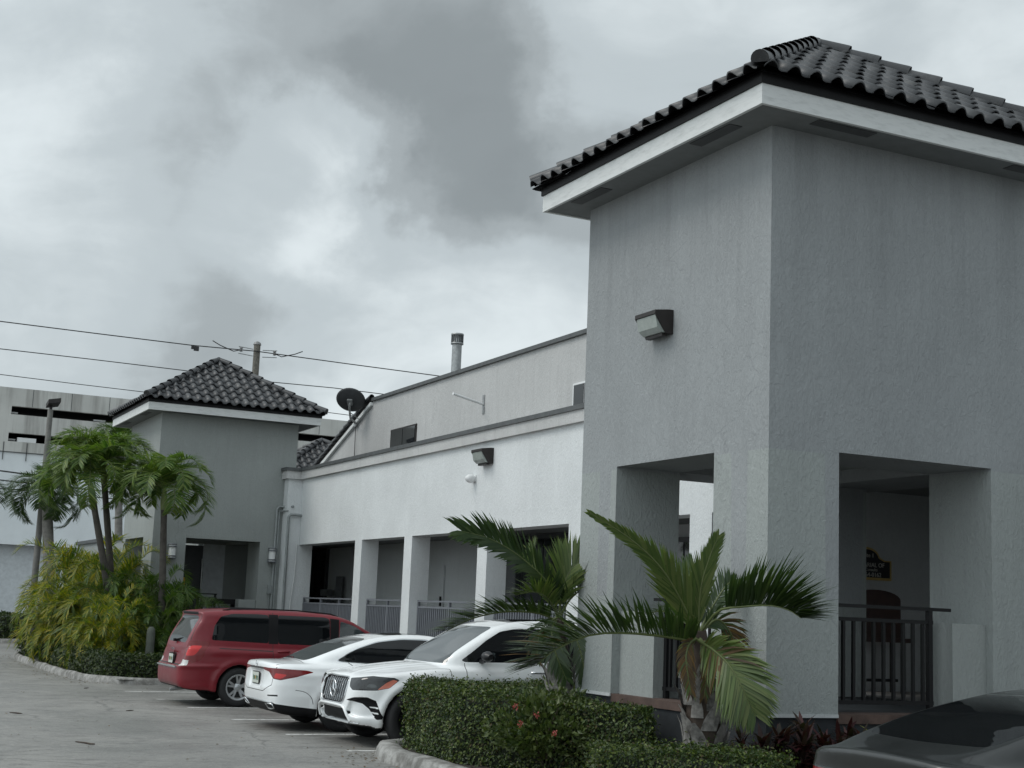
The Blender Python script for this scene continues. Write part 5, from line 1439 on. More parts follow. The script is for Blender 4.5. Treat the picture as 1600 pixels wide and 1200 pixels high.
class Skin:
    """polygon soup of a car skin with a part label per face"""
    def __init__(self, V, Q, lab0):
        self.V = [tuple(v) for v in V.tolist()]; self.F = [tuple(q) for q in Q.tolist()]; self.lab = list(lab0)
        P = V[Q]; self.C = P.mean(1); n = np.cross(P[:, 2]-P[:, 0], P[:, 3]-P[:, 1]); self.N = n/(np.linalg.norm(n, axis=1)[:, None]+1e-12)
        self.L = np.array(lab0)
    def cut(self, polys, u, v, mask, newlab, over):
        u_, v_ = np.array(u, float), np.array(v, float); u, v = Vector(u), Vector(v)
        allp = np.array([p for poly in polys for p in poly])
        lo, hi = allp.min(0)-.04, allp.max(0)+.04
        a, b = self.C@u_, self.C@v_
        near = np.where(mask(self.C, self.N) & (a > lo[0]) & (a < hi[0]) & (b > lo[1]) & (b < hi[1]))[0]
        if len(near) == 0: return
        bm = bmesh.new(); il = bm.verts.layers.int.new('i'); fl = bm.faces.layers.int.new('l')
        vm = {}
        for i in near:
            vs = []
            for k in self.F[i]:
                if k not in vm:
                    w = bm.verts.new(self.V[k]); w[il] = k+1; vm[k] = w
                vs.append(vm[k])
            try: bm.faces.new(vs)[fl] = int(self.L[i])
            except ValueError: pass
        bm.normal_update()
        for poly in polys:
            P = [Vector((p[0], p[1])) for p in poly]
            area = sum(P[i].x*P[(i+1) % len(P)].y-P[(i+1) % len(P)].x*P[i].y for i in range(len(P)))
            if area < 0: P = P[::-1]
            x0, x1, y0, y1 = min(p.x for p in P)-.03, max(p.x for p in P)+.03, min(p.y for p in P)-.03, max(p.y for p in P)+.03
            geom = set()
            for f in bm.faces:
                c = f.calc_center_median(); p, q = c.dot(u), c.dot(v)
                if x0 < p < x1 and y0 < q < y1: geom.add(f); geom.update(f.verts); geom.update(f.edges)
            geom = list(geom)
            for i in range(len(P)):
                p, q = P[i], P[(i+1) % len(P)]; d = q-p
                if d.length < 1e-5 or not geom: continue
                r = bmesh.ops.bisect_plane(bm, geom=geom, dist=1e-6, plane_co=u*p.x+v*p.y, plane_no=u*d.y-v*d.x)
                geom = r['geom']
            pl = [(p.x, p.y) for p in P]
            for f in geom:
                if isinstance(f, bmesh.types.BMFace) and f.is_valid:
                    c = f.calc_center_median()
                    if (over is None or f[fl] in over) and inpoly(pl, c.dot(u), c.dot(v)): f[fl] = newlab
        keep = np.ones(len(self.F), bool); keep[near] = False
        nF, nL, nC, nN = [], [], [], []
        # vertices made by a cut lose their tag where it was interpolated: tell them by position
        for w in bm.verts:
            k = w[il]-1
            if k < 0 or k >= len(self.V) or (Vector(self.V[k])-w.co).length > 1e-6:
                self.V.append(tuple(w.co)); w[il] = len(self.V)
        bm.normal_update()
        for f in bm.faces:
            nF.append(tuple(w[il]-1 for w in f.verts)); nL.append(f[fl]); nC.append(f.calc_center_median()[:]); nN.append(f.normal[:])
        bm.free()
        self.F = [f for f, k in zip(self.F, keep) if k]+nF
        self.L = np.concatenate([self.L[keep], np.array(nL, int)]); self.C = np.concatenate([self.C[keep], np.array(nC)]); self.N = np.concatenate([self.N[keep], np.array(nN)])
def rpoly(P, n=1):
    """outline with its corners rounded"""
    if n == 0: return P
    P = [np.array(p, float) for p in P]; k = len(P); out = []; r = .045*n
    for i in range(k):
        a_, b_, c_ = P[i-1], P[i], P[(i+1) % k]
        la, lc = np.linalg.norm(a_-b_), np.linalg.norm(c_-b_)
        d = min(r, .42*la, .42*lc); p0, p1 = b_+(a_-b_)/la*d, b_+(c_-b_)/lc*d
        for t in (0, .33, .67, 1): out.append(tuple((1-t)**2*p0+2*t*(1-t)*b_+t*t*p1))
    return out
def strip_poly(P, w):
    """thin closed band along an open polyline"""
    P = [np.array(p, float) for p in P]; A, B = [], []
    for i, p in enumerate(P):
        t = P[min(i+1, len(P)-1)]-P[max(i-1, 0)]; t /= np.linalg.norm(t)+1e-9; n_ = np.array([-t[1], t[0]])*w/2
        A.append(tuple(p+n_)); B.append(tuple(p-n_))
    return A+B[::-1]
def band_segments(P, w):
    return [strip_poly([P[i], P[i+1]], w) for i in range(len(P)-1)]

def wheel(t, name, c, side, R, rim_r, width, style, rimmat):
    """tyre, rim with spokes; side: +1 left, -1 right (outer face)"""
    x, y, z = c; s = side
    m = MB(); w2 = width/2
    prof = [(rim_r*.97, -w2*.9), (rim_r+.03, -w2), (R-.035, -w2), (R-.008, -w2*.75), (R, -w2*.4), (R, w2*.4), (R-.008, w2*.75), (R-.035, w2), (rim_r+.03, w2), (rim_r*.97, w2*.9)]
    m.lathe([(r, s*h) for r, h in prof], (x, y, z), 'y', 40)
    for q in (-.35, 0, .35): m.lathe([(R+.001, s*w2*(q-.06)), (R-.012, s*w2*q), (R+.001, s*w2*(q+.06))], (x, y, z), 'y', 40)
    wp = m.build('wheel', 'tyre_rubber', t, local=True)
    r_ = MB()
    r_.lathe([(rim_r+.004, s*w2*.93), (rim_r-.012, s*w2*.96), (rim_r-.03, s*w2*.80), (rim_r-.035, s*w2*.1)], (x, y, z), 'y', 40)
    r_.lathe([(.005, s*w2*.80), (.035, s*w2*.80), (.055, s*w2*.70), (.075, s*w2*.55)], (x, y, z), 'y', 20)
    n = style[0]
    for k in range(n):
        for da in style[1]:
            a = 2*math.pi*k/n+da*.0+.3; a2 = a+da
            p0 = np.array([x+math.cos(a+da*.35)*.055, y+s*w2*.66, z+math.sin(a+da*.35)*.055]); p1 = np.array([x+math.cos(a2)*(rim_r-.02), y+s*w2*.86, z+math.sin(a2)*(rim_r-.02)])
            d = p1-p0; Ld = np.linalg.norm(d); d /= Ld; sd_ = unit(np.cross(d, (0, s, 0)))
            r_.prism([p0+sd_*style[2]*1.2, p1+sd_*style[2], p1-sd_*style[2], p0-sd_*style[2]*1.2], (0, -s*.03, 0))
    ro = bpy.data.objects.new('rim', r_.mesh('rim', rimmat)); COL.objects.link(ro); ro.parent = wp
    d_ = MB(); d_.lathe([(.001, s*w2*.2), (rim_r-.04, s*w2*.2)], (x, y, z), 'y', 24)
    do = bpy.data.objects.new('brake_disc', d_.mesh('brake_disc', 'seam_black')); COL.objects.link(do); do.parent = wp
    return wp

class Car:
    def __init__(self, name, label, cat, S, loc, rotz, h=.021):
        self.t = thing(name, label, cat, loc, rotz); self.S = S
        f, xs, ys, zs = car_field(S, h)
        f = np.concatenate([f[:, :0:-1, :], f[:, 1:, :]], 1) if False else np.concatenate([f[:, ::-1, :][:, :-1, :], f[:, 1:, :]], 1)
        ny = f.shape[1]
        V, Q, nr = surface_nets(f.astype(np.float64), (xs[0], -(ny-1)/2*h, zs[0]), h)
        self.grad = (f, xs[0], -(ny-1)/2*h, zs[0], h)
        P = V[Q]; c = P.mean(1); n = np.cross(P[:, 2]-P[:, 0], P[:, 3]-P[:, 1]); n /= np.linalg.norm(n, axis=1)[:, None]+1e-12
        self.names = ['body']; self.mats = {}; self.par = {}; self.labels = {}
        # wheel housings and the underside are dark liners
        lab = np.zeros(len(Q), int)
        for xa in (S['xr'], S['xf']):
            lab[(np.abs(c[:, 1]) > S['yt']-.03) & (np.hypot(c[:, 0]-xa, c[:, 2]-S['rw']) < S['rw']+.052) & ((np.abs(n[:, 1]) < .6) | (np.abs(c[:, 1]) < S['yt']+.03))] = -1
        lab[(n[:, 2] < -.75) & (c[:, 2] < .42)] = -1
        self.skin = Skin(V, Q, lab)
    def cut(self, name, poly, mat, view='side', sides=(1, -1), lim=None, parent=None, label=None, ang=None, over=(0,), zmin=None, multi=False):
        """name None: paint the cut faces (seam) on the body with material slot mat"""
        S = self.S
        for s in sides:
            if view == 'side': u, v, pred = (1, 0, 0), (0, 0, 1), (lambda c, n: (c[:, 1]*s > .3) & (n[:, 1]*s > .12))
            elif view == 'top': u, v, pred = (1, 0, 0), (0, 1, 0), (lambda c, n: (n[:, 2] > .2) & (c[:, 2] > (zmin or .6)))
            elif view == 'front': u, v, pred = (0, 1, 0), (0, 0, 1), (lambda c, n: (c[:, 0] > (lim if lim is not None else S['L']-1.2)) & (n[:, 0] > .05))
            elif view == 'rear': u, v, pred = (0, -1, 0), (0, 0, 1), (lambda c, n: (c[:, 0] < (lim if lim is not None else 1.2)) & (n[:, 0] < -.05))
            else:
                u = (math.cos(ang), math.sin(ang)*s, 0); v = (0, 0, 1); w = np.array([math.sin(ang), -math.cos(ang)*s, 0])
                if w[1]*s < 0: w = -w
                pred = (lambda c, n: (n@w > .1) & (c[:, 1]*s > .2) & ((c[:, 0] > S['L']*.5) == (lim != 'rear')))
            if name is None: key = 'seam'
            else: key = f'{name}|{s}|{len(self.names)}'
            if key not in self.names: self.names.append(key); self.mats[key] = mat; self.par[key] = parent; self.labels[key] = label
            ov = None if over is None else {k for k, nm in enumerate(self.names) if k in over or nm.split('|')[0] in over}
            self.skin.cut(poly if multi else [poly], u, v, pred, self.names.index(key), ov)
            if view in ('front', 'rear', 'top'): break
        return self.names[-1]
    def seam(self, P, w=.011, view='side', **kw):
        self.cut(None, band_segments(P, w), 'seam_black', view, multi=True, **kw)
    def surf(self, y, z, end='front'):
        """x of the skin at (y, z), looking from the nose or the tail"""
        f, ox, oy, oz, h = self.grad
        j, k = int(round((y-oy)/h)), int(round((z-oz)/h)); col = f[:, min(max(j, 0), f.shape[1]-1), min(max(k, 0), f.shape[2]-1)]
        w = np.where(col < 0)[0]
        if len(w) == 0: return None
        i = w[-1] if end == 'front' else w[0]; i2 = i+1 if end == 'front' else i-1
        t = col[i]/(col[i]-col[i2])
        return ox+h*(i+(i2-i)*t)
    def top(self, x, y):
        f, ox, oy, oz, h = self.grad
        col = f[int(round((x-ox)/h)), int(round((y-oy)/h))]; k = np.where(col < 0)[0][-1]; t = col[k]/(col[k]-col[k+1]) if k+1 < len(col) else 0
        return oz+h*(k+t)
    def finish(self, paint_mat, body_parts=None):
        S = self.S; sk = self.skin
        f, ox, oy, oz, h = self.grad
        groups = {}
        for i, l in enumerate(sk.L): groups.setdefault(int(l), []).append(i)
        g = np.gradient(f)
        self.objs = {}
        def emit(oname, faces, mats, parent, matof):
            vid = {}; V = []; F = []; M = []
            for i in faces:
                ids = []
                for k in sk.F[i]:
                    if k not in vid: vid[k] = len(V); V.append(sk.V[k])
                    ids.append(vid[k])
                F.append(ids); M.append(matof(i))
            me = bpy.data.meshes.new(oname); me.from_pydata(V, [], F)
            for m_ in mats: me.materials.append(MATS[m_])
            me.polygons.foreach_set('material_index', np.array(M, dtype=np.int32)); me.polygons.foreach_set('use_smooth', np.ones(len(F), bool))
            P = (np.array(V)-np.array([ox, oy, oz]))/h; i = np.clip(np.floor(P).astype(int), 0, np.array(f.shape)-2); w = P-i
            nr = np.zeros((len(V), 3))
            for a in (0, 1):
                for b in (0, 1):
                    for c in (0, 1):
                        ww = (w[:, 0] if a else 1-w[:, 0])*(w[:, 1] if b else 1-w[:, 1])*(w[:, 2] if c else 1-w[:, 2])
                        for q in range(3): nr[:, q] += ww*g[q][i[:, 0]+a, i[:, 1]+b, i[:, 2]+c]
            nr /= np.linalg.norm(nr, axis=1)[:, None]+1e-9
            me.update(); me.normals_split_custom_set_from_vertices(nr.tolist())
            o = bpy.data.objects.new(oname, me); COL.objects.link(o); o.parent = parent
            return o
        seam_i = self.names.index('seam') if 'seam' in self.names else -99
        bf = groups.get(0, [])+groups.get(-1, [])+groups.get(seam_i, [])
        self.body = emit('body', bf, [paint_mat, 'black_trim', 'seam_black'], self.t, lambda i: {0: 0, -1: 1}.get(int(sk.L[i]), 2))
        order = [k for k in range(1, len(self.names)) if self.names[k] != 'seam' and groups.get(k)]
        for pass_ in (0, 1):
            for k in order:
                key = self.names[k]; nm = key.split('|')[0]; par = self.par[key]
                if (par is None) != (pass_ == 0): continue
                parent = self.t if par is None else self.objs.get((par, key.split('|')[1]), self.objs.get((par, '1'), self.t))
                o = emit(nm, groups[k], [self.mats[key] or paint_mat], parent, lambda fc: 0)
                if self.labels[key]: o['label'] = self.labels[key]
                self.objs[(nm, key.split('|')[1])] = o
    def add(self, mb, name, mat, parent=None):
        o = bpy.data.objects.new(name, mb.mesh(name, mat)); COL.objects.link(o); o.parent = parent or self.t; return o
    def wheels(self, rim_r, width, style, rimmat, yw):
        S = self.S
        for xa in (S['xr'], S['xf']):
            for s in (1, -1): wheel(self.t, 'wheel', (xa, s*yw, S['rw']), s, S['rw'], rim_r, width, style, rimmat)
def plate(car, x, z, w=.31, h=.16, tilt=0.0, face=-1, frame='black_trim'):
    """licence plate with worn, unreadable marks"""
    m = MB(); up = np.array([tilt, 0, 1.0]); up /= np.linalg.norm(up); nn = np.array([face, 0, -face*tilt*face*face]); 
    c = np.array([x, 0, z]); m.obox(c, (.006, 0, 0), (0, w/2+.012, 0), up*(h/2+.012)); po = car.add(m, 'licence_plate', frame)
    m = MB(); m.obox(c+np.array([face*.006, 0, 0]), (.003, 0, 0), (0, w/2, 0), up*h/2); car.add(m, 'plate_face', 'plate_white', po)
    m = MB()
    for k, yy in enumerate((-.115, -.07, -.03, .035, .075, .115)):
        m.obox(c+np.array([face*.010, yy, 0])+up*(-.005), (.001, 0, 0), (0, .010 if k % 2 else .014, 0), up*.032)
        m.obox(c+np.array([face*.010, yy+.012, 0])+up*(-.002+.01*(k % 3)), (.001, 0, 0), (0, .006, 0), up*.02)
    car.add(m, 'plate_marks', 'plate_ink', po)
    m = MB(); m.obox(c+np.array([face*.0095, 0, 0]), (.001, 0, 0), (0, .022, 0), up*.022); car.add(m, 'plate_emblem', 'plate_orange', po)
def star_emblem(car, c, R, nx, up=(0, 0, 1), ring=True):
    """three-pointed star in a ring, facing nx"""
    c = np.array(c, float); nx = unit(nx); up = unit(up); sd = unit(np.cross(up, nx)); m = MB()
    if ring:
        m.tube([c+(math.cos(a)*sd+math.sin(a)*up)*R for a in np.linspace(0, 2*math.pi, 33)], R*.10, 8, cap=False)
    for k in range(3):
        a = math.pi/2+k*2*math.pi/3; d = math.cos(a)*sd+math.sin(a)*up; e = np.cross(nx, d)
        b0 = c+nx*.012
        m.face([c-e*R*.16-d*R*.08, b0, c+d*R*.95]); m.face([b0, c+e*R*.16-d*R*.08, c+d*R*.95])
    return car.add(m, 'star_emblem', 'chrome')
def mirror(car, x, y, z, s, mat, L=.19):
    """door mirror: shell on a short foot, with its glass"""
    m = MB(); rows = []
    for k, a in enumerate(np.linspace(0, 1, 8)):
        w = math.sin(math.pi*min(max(a, .06), .94))**.45
        yy = y+s*(.02+a*L)
        row = []
        for q in np.linspace(0, 2*math.pi, 14, endpoint=False):
            row.append((x+math.cos(q)*.085*w*(1.15 if math.cos(q) > 0 else .75), yy, z+.0+math.sin(q)*.075*w))
        rows.append(row)
    m.quad_grid(rows, 0, True, close_u=True); m.face(rows[0]); m.face(rows[-1])
    m.tube([(x+.02, y-s*.06, z-.075), (x+.01, y+s*.07, z-.06)], [.03, .026], 8)
    mo = car.add(m, 'door_mirror', mat)
    g_ = MB(); g_.obox((x-.066, y+s*(.02+L/2), z), (.002, 0, 0), (0, L*.38, 0), (0, 0, .055)); car.add(g_, 'mirror_glass', 'screen_glass', mo)
def handle(car, x, y, z, s, mat, L=.11):
    m = MB(); m.tube([(x-L, y-s*.012, z-.004), (x-L*.85, y+s*.03, z), (x+L*.85, y+s*.03, z+.004), (x+L, y-s*.012, z+.004)], .016, 8); car.add(m, 'door_handle', mat)
# ---- red minivan, nose to the arcade
MVS = dict(L=5.15, W=1.96, H=1.74, xr=1.10, xf=4.18, rw=.345, yt=.70, crown=.06, roof_crown=.05, k_low=.05, k_top=.065, k_join=.03, flare=.022,
  low=[(.35, .27), (.12, .30), (.03, .38), (.0, .50), (.0, .64), (.03, .70), (.10, .715), (.115, .80), (.13, 1.0), (.17, 1.09), (1.0, 1.09), (2.5, 1.07), (3.9, 1.05), (4.3, 1.0), (4.7, .92), (4.98, .80), (5.10, .66), (5.15, .45), (5.08, .28), (4.9, .22), (4.4, .22), (3.6, .24), (1.7, .24), (.9, .25)],
  top=[(.14, .95), (.17, 1.10), (.30, 1.40), (.40, 1.58), (.34, 1.655), (.50, 1.69), (1.0, 1.725), (1.9, 1.74), (2.8, 1.715), (3.2, 1.63), (3.5, 1.47), (4.25, 1.05), (4.2, .92)],
  plan=[(0, 0), (0, .55), (.035, .80), (.14, .90), (.40, .955), (1.1, .98), (2.6, .975), (4.2, .98), (4.6, .94), (4.9, .80), (5.08, .58), (5.15, .3), (5.16, 0)],
  tplan=[(.08, 0), (.10, .70), (.18, .86), (.40, .94), (1.1, .98), (2.6, .98), (3.4, .96), (3.9, .88), (4.2, .72), (4.32, .4), (4.34, 0)],
  sec=[(.2, .90), (.30, .955), (.45, .975), (.70, .98), (.90, .972), (1.05, .945), (1.2, .90)],
  tsec=[(.9, .94), (1.08, .925), (1.25, .885), (1.45, .85), (1.6, .81), (1.70, .755), (1.76, .70)],
  lines=[([(.35, .95), (2.5, .93), (4.6, .88)], .016, .04, False), ([(-.1, .69), (.55, .70), (.85, .71)], .028, .03, False), ([(.2, .36), (.62, .36)], .02, .04, False), ([(1.6, .40), (3.7, .40)], .018, .05, False)],
  recess=[([(-.24, .70), (.24, .70), (.24, .88), (-.24, .88)], 'rear', .025, .6)])
MX, MY = 6.14, 26.42
mv = Car('minivan', 'dark red minivan parked nose in, seen from its rear corner beside the far shrubs', 'minivan', MVS, (MX, MY, 0), 0.0)
mv.cut('rear_window', rpoly([(-.66, 1.10), (.66, 1.10), (.60, 1.55), (.50, 1.585), (-.50, 1.585), (-.60, 1.55)], 2), 'rear_glass', 'rear', lim=.8)
def dg(x, y, a): return x*math.cos(a)+y*math.sin(a)
def lamp_axis(p_in, p_out, a):
    i_, o_ = dg(*p_in, a), dg(*p_out, a)
    return lambda pts: [(i_+(o_-i_)*t_, z_) for t_, z_ in pts]
TA = rad(55)
LX = lamp_axis((.12, .70), (.43, .955), TA)      # outline runs from the tailgate edge (0) round to the side (1)
mv.cut('tail_lamp', rpoly(LX([(0.0, .70), (.45, .705), (.90, .80), (1.0, .88), (1.04, 1.10), (.98, 1.14), (.28, 1.14), (.14, .98)]), .4), 'red_lens', 'diag', ang=TA, lim='rear', label='red tail lamp with a clear lower corner')
mv.cut('lamp_core', rpoly(LX([(.30, .88), (.70, .88), (.82, .98), (.84, 1.06), (.42, 1.06)]), 1), 'bright_red_lens', 'diag', ang=TA, lim='rear', parent='tail_lamp', over=('tail_lamp',))
mv.cut('reversing_lamp', rpoly(LX([(.0, .70), (.50, .71), (.52, .80), (.08, .81)]), 0), 'clear_lens', 'diag', ang=TA, lim='rear', parent='tail_lamp', over=('tail_lamp',))
mv.cut('side_window', rpoly([(.58, 1.16), (1.62, 1.13), (1.62, 1.635), (1.4, 1.645), (.95, 1.635), (.74, 1.58), (.63, 1.42)], 1), 'car_glass', 'side')
mv.cut('side_window', rpoly([(1.80, 1.125), (2.80, 1.11), (2.79, 1.60), (2.7, 1.63), (1.80, 1.64)], 1), 'car_glass', 'side')
mv.cut('side_window', rpoly([(2.96, 1.10), (3.92, 1.085), (3.56, 1.33), (3.26, 1.50), (3.0, 1.57)], 1), 'screen_glass', 'side')
mv.cut('pillar_trim', [(1.62, 1.12), (1.80, 1.12), (1.80, 1.645), (1.62, 1.645)], 'black_trim', 'side'); mv.cut('pillar_trim', [(2.80, 1.10), (2.96, 1.10), (2.98, 1.60), (2.80, 1.615)], 'black_trim', 'side')
mv.cut('spoiler_underside', rpoly([(-.58, 1.598), (.58, 1.598), (.56, 1.650), (-.56, 1.650)], 0), 'black_trim', 'rear', lim=.7)  # black strip along the underside of the spoiler lip
mv.cut('windshield', rpoly([(-.70, 1.10), (.70, 1.10), (.60, 1.6), (-.60, 1.6)], 1), 'screen_glass', 'front', lim=3.0)
mv.seam([(1.66, .50), (1.70, .8), (1.70, 1.12)]); mv.seam([(2.86, .34), (2.88, 1.10)]); mv.seam([(1.70, 1.61), (1.70, 1.68)]); mv.seam([(.72, 1.02), (1.70, .99)], .016)
mv.seam([(-.78, .72), (-.80, 1.10), (-.72, 1.60)], .012, 'rear', lim=.9); mv.seam([(.78, .72), (.80, 1.10), (.72, 1.60)], .012, 'rear', lim=.9); mv.seam([(-.80, .715), (.80, .715)], .016, 'rear', lim=.3)
mv.finish('red_paint')
mv.wheels(.225, .225, (5, (-.20, .20), .017), 'wheel_silver', .86)
plate(mv, .088, .80, tilt=.05)
m = MB(); m.tube([(mv.surf(yy, .665, 'rear')-.012, yy, .672) for yy in np.linspace(-.70, .70, 17)], .020, 8); mv.add(m, 'bumper_trim', 'chrome')
m = MB(); m.tube([(.165, .05, 1.13), (.20, -.25, 1.17), (.21, -.36, 1.175)], [.016, .010, .006], 6); m.obox((.15, .05, 1.125), (.03, 0, 0), (0, .04, 0), (0, 0, .025)); mv.add(m, 'rear_wiper', 'black_trim')
m = MB(); text_mesh(m, 'D O D G E', (.106, 0, .955), (0, -1, 0), (.06, 0, 1), .055); mv.add(m, 'lettering', 'chrome')
m = MB(); m.obox((.085, 0, .93), (.02, 0, 0), (0, .27, 0), (.001, 0, .012)); mv.add(m, 'tailgate_handle', 'red_paint')
for s in (1, -1):
    m = MB(); m.tube([(xx, s*.66, mv.top(xx, s*.66)+hh) for xx, hh in ((.80, .0), (.95, .022), (1.5, .026), (2.2, .026), (2.85, .022), (3.0, .0))], .013, 8); mv.add(m, 'roof_rail', 'black_trim')
    handle(mv, 1.9, s*.955, .99, s, 'red_paint'); handle(mv, 3.02, s*.955, .985, s, 'red_paint'); mirror(mv, 3.70, s*.93, 1.14, s, 'red_paint')
m = MB(); m.tube([(.25, -.45, .30), (.0, -.45, .27)], .03, 8); mv.add(m, 'exhaust_pipe', 'galvanised')

# ---- white saloon, nose to the arcade
SDS = dict(L=4.95, W=1.90, H=1.47, xr=1.12, xf=4.08, rw=.345, yt=.68, crown=.07, roof_crown=.06, k_low=.07, k_top=.10, k_join=.09, flare=.016,
  low=[(.40, .22), (.18, .25), (.06, .36), (.015, .50), (.0, .62), (.03, .66), (.045, .80), (.02, .90), (.03, .965), (.10, 1.005), (.35, 1.015), (.8, 1.02), (1.6, .995), (3.3, .955), (3.7, .94), (4.2, .86), (4.65, .74), (4.88, .60), (4.95, .45), (4.9, .25), (4.7, .19), (4.3, .20), (3.4, .21), (1.7, .21), (.9, .21)],
  top=[(.45, .90), (.60, 1.005), (.95, 1.155), (1.30, 1.29), (1.65, 1.395), (2.0, 1.45), (2.4, 1.47), (2.75, 1.445), (3.1, 1.34), (3.45, 1.15), (3.85, .945), (3.8, .85)],
  plan=[(0, 0), (.005, .45), (.05, .70), (.16, .84), (.45, .915), (1.1, .95), (2.6, .945), (4.1, .95), (4.5, .91), (4.78, .75), (4.92, .5), (4.96, .2), (4.96, 0)],
  tplan=[(.5, 0), (.52, .50), (.70, .72), (1.1, .84), (1.7, .90), (2.6, .92), (3.3, .88), (3.7, .76), (3.85, .5), (3.9, 0)],
  sec=[(.18, .87), (.28, .915), (.5, .945), (.66, .95), (.80, .94), (.92, .905), (1.02, .84)],
  tsec=[(.85, .93), (.98, .91), (1.1, .875), (1.25, .80), (1.38, .715), (1.46, .62), (1.5, .56)],
  lines=[([(.15, .83), (1.1, .80), (2.4, .775), (4.5, .70)], .012, .04, False), ([(1.7, .36), (3.5, .36)], .012, .05, False)],
  recess=[([(-.30, .60), (.30, .60), (.34, .86), (-.34, .86)], 'rear', .016, .5)])
SX, SY = 6.36, 21.55
sa = Car('saloon_car', 'white saloon car parked between the red minivan and the white car with the big grille', 'car', SDS, (SX, SY, 0), 0.0)
sa.cut('rear_window', rpoly([(.60, -.52), (.95, -.60), (1.52, -.56), (1.60, -.40), (1.60, .40), (1.52, .56), (.95, .60), (.60, .52)], 2), 'rear_glass', 'top', zmin=1.0)
sa.cut('sunroof', rpoly([(1.9, -.50), (2.75, -.52), (2.75, .52), (1.9, .50)], 1), 'car_glass', 'top', zmin=1.3)
sw = [(1.02, 1.03), (1.5, 1.015), (3.35, .975), (3.28, 1.03), (2.95, 1.25), (2.75, 1.335), (2.5, 1.375), (2.1, 1.375), (1.7, 1.325), (1.35, 1.215)]
sa.cut('window_trim', rpoly([(p[0]+(p[0]-2.2)*.022, p[1]+(p[1]-1.17)*.085) for p in sw], 2), 'chrome', 'side')
sa.cut('side_window', rpoly(sw, 2), 'car_glass', 'side', over=('window_trim',))
sa.cut('windshield', rpoly([(-.68, .96), (.68, .96), (.52, 1.38), (-.52, 1.38)], 1), 'screen_glass', 'front', lim=2.7)
LS = lamp_axis((.03, .40), (.60, .935), TA)
sa.cut('tail_lamp', rpoly(LS([(-.05, .905), (-.05, .870), (.22, .845), (.38, .752), (.55, .735), (.80, .79), (1.0, .862), (.9, .888), (.5, .905)]), .5), 'red_lens', 'diag', ang=TA, lim='rear')
sa.cut('lamp_core', rpoly(LS([(.40, .765), (.56, .755), (.66, .82), (.42, .835)]), 1), 'bright_red_lens', 'diag', ang=TA, lim='rear', parent='tail_lamp', over=('tail_lamp',))
sa.cut('garnish', rpoly([(-.46, .872), (.46, .872), (.46, .905), (-.46, .905)], 0), 'smoked_lens', 'rear', lim=.5)
sa.cut('diffuser', rpoly([(-.80, .24), (.80, .24), (.84, .36), (.70, .42), (-.70, .42), (-.84, .36)], 1), 'black_trim', 'rear', lim=.9)
sa.cut('diffuser', [(.05, .20), (.72, .20), (.72, .33), (.40, .36), (.05, .40)], 'black_trim', 'side')
sa.cut('reflector', [(-.80, .50), (-.60, .495), (-.60, .515), (-.80, .525)], 'smoked_lens', 'rear', lim=.6); sa.cut('reflector', [(.80, .50), (.60, .495), (.60, .515), (.80, .525)], 'smoked_lens', 'rear', lim=.6)
sa.seam([(-.74, .93), (-.70, .66), (-.42, .56), (.42, .56), (.70, .66), (.74, .93)], .010, 'rear', lim=.6)
sa.seam([(2.15, .25), (2.18, .6), (2.12, .98)], .010); sa.seam([(3.25, .25), (3.28, .95)], .010); sa.seam([tuple(q_) for q_ in spline([(.38, .60), (.52, .575), (.62, .50), (.655, .40)], 9)], .009); sa.seam([(1.55, .62), (1.45, .85), (1.18, 1.03)], .010)
sa.seam([(.55, -.66), (.22, -.72), (.12, -.70)], .010, 'top', zmin=.9); sa.seam([(.55, .66), (.22, .72), (.12, .70)], .010, 'top', zmin=.9); sa.seam([(.56, -.66), (.56, .66)], .010, 'top', zmin=.9)
sa.finish('white_paint')
sa.wheels(.235, .235, (5, (-.16, .16), .018), 'wheel_black', .825)
plate(sa, .035, .735, tilt=0.0)
for s in (1, -1):
    m = MB()
    loop = [(sa.surf(s*q, zq, 'rear')-.006, s*q, zq) for q, zq in ((.50, .315), (.64, .315), (.74, .33), (.73, .385), (.64, .39), (.51, .385), (.50, .315))]
    m.tube(loop, .014, 6, cap=False); m.prism([(p[0]+.02, p[1], p[2]) for p in loop[:-1]], (.06, 0, 0)); sa.add(m, 'exhaust_tip', 'chrome')
    handle(sa, 1.95, s*.945, .81, s, 'white_paint'); handle(sa, 3.05, s*.945, .78, s, 'white_paint'); mirror(sa, 3.2, s*.90, 1.0, s, 'white_paint')
m = MB(); m.tube([(sa.surf(yy, .41, 'rear')-.004, yy, .41) for yy in np.linspace(-.72, .72, 17)], .012, 6); sa.add(m, 'bumper_trim', 'chrome')
star_emblem(sa, (sa.surf(0, .945, 'rear')-.004, 0, .945), .042, (-1, 0, .3))

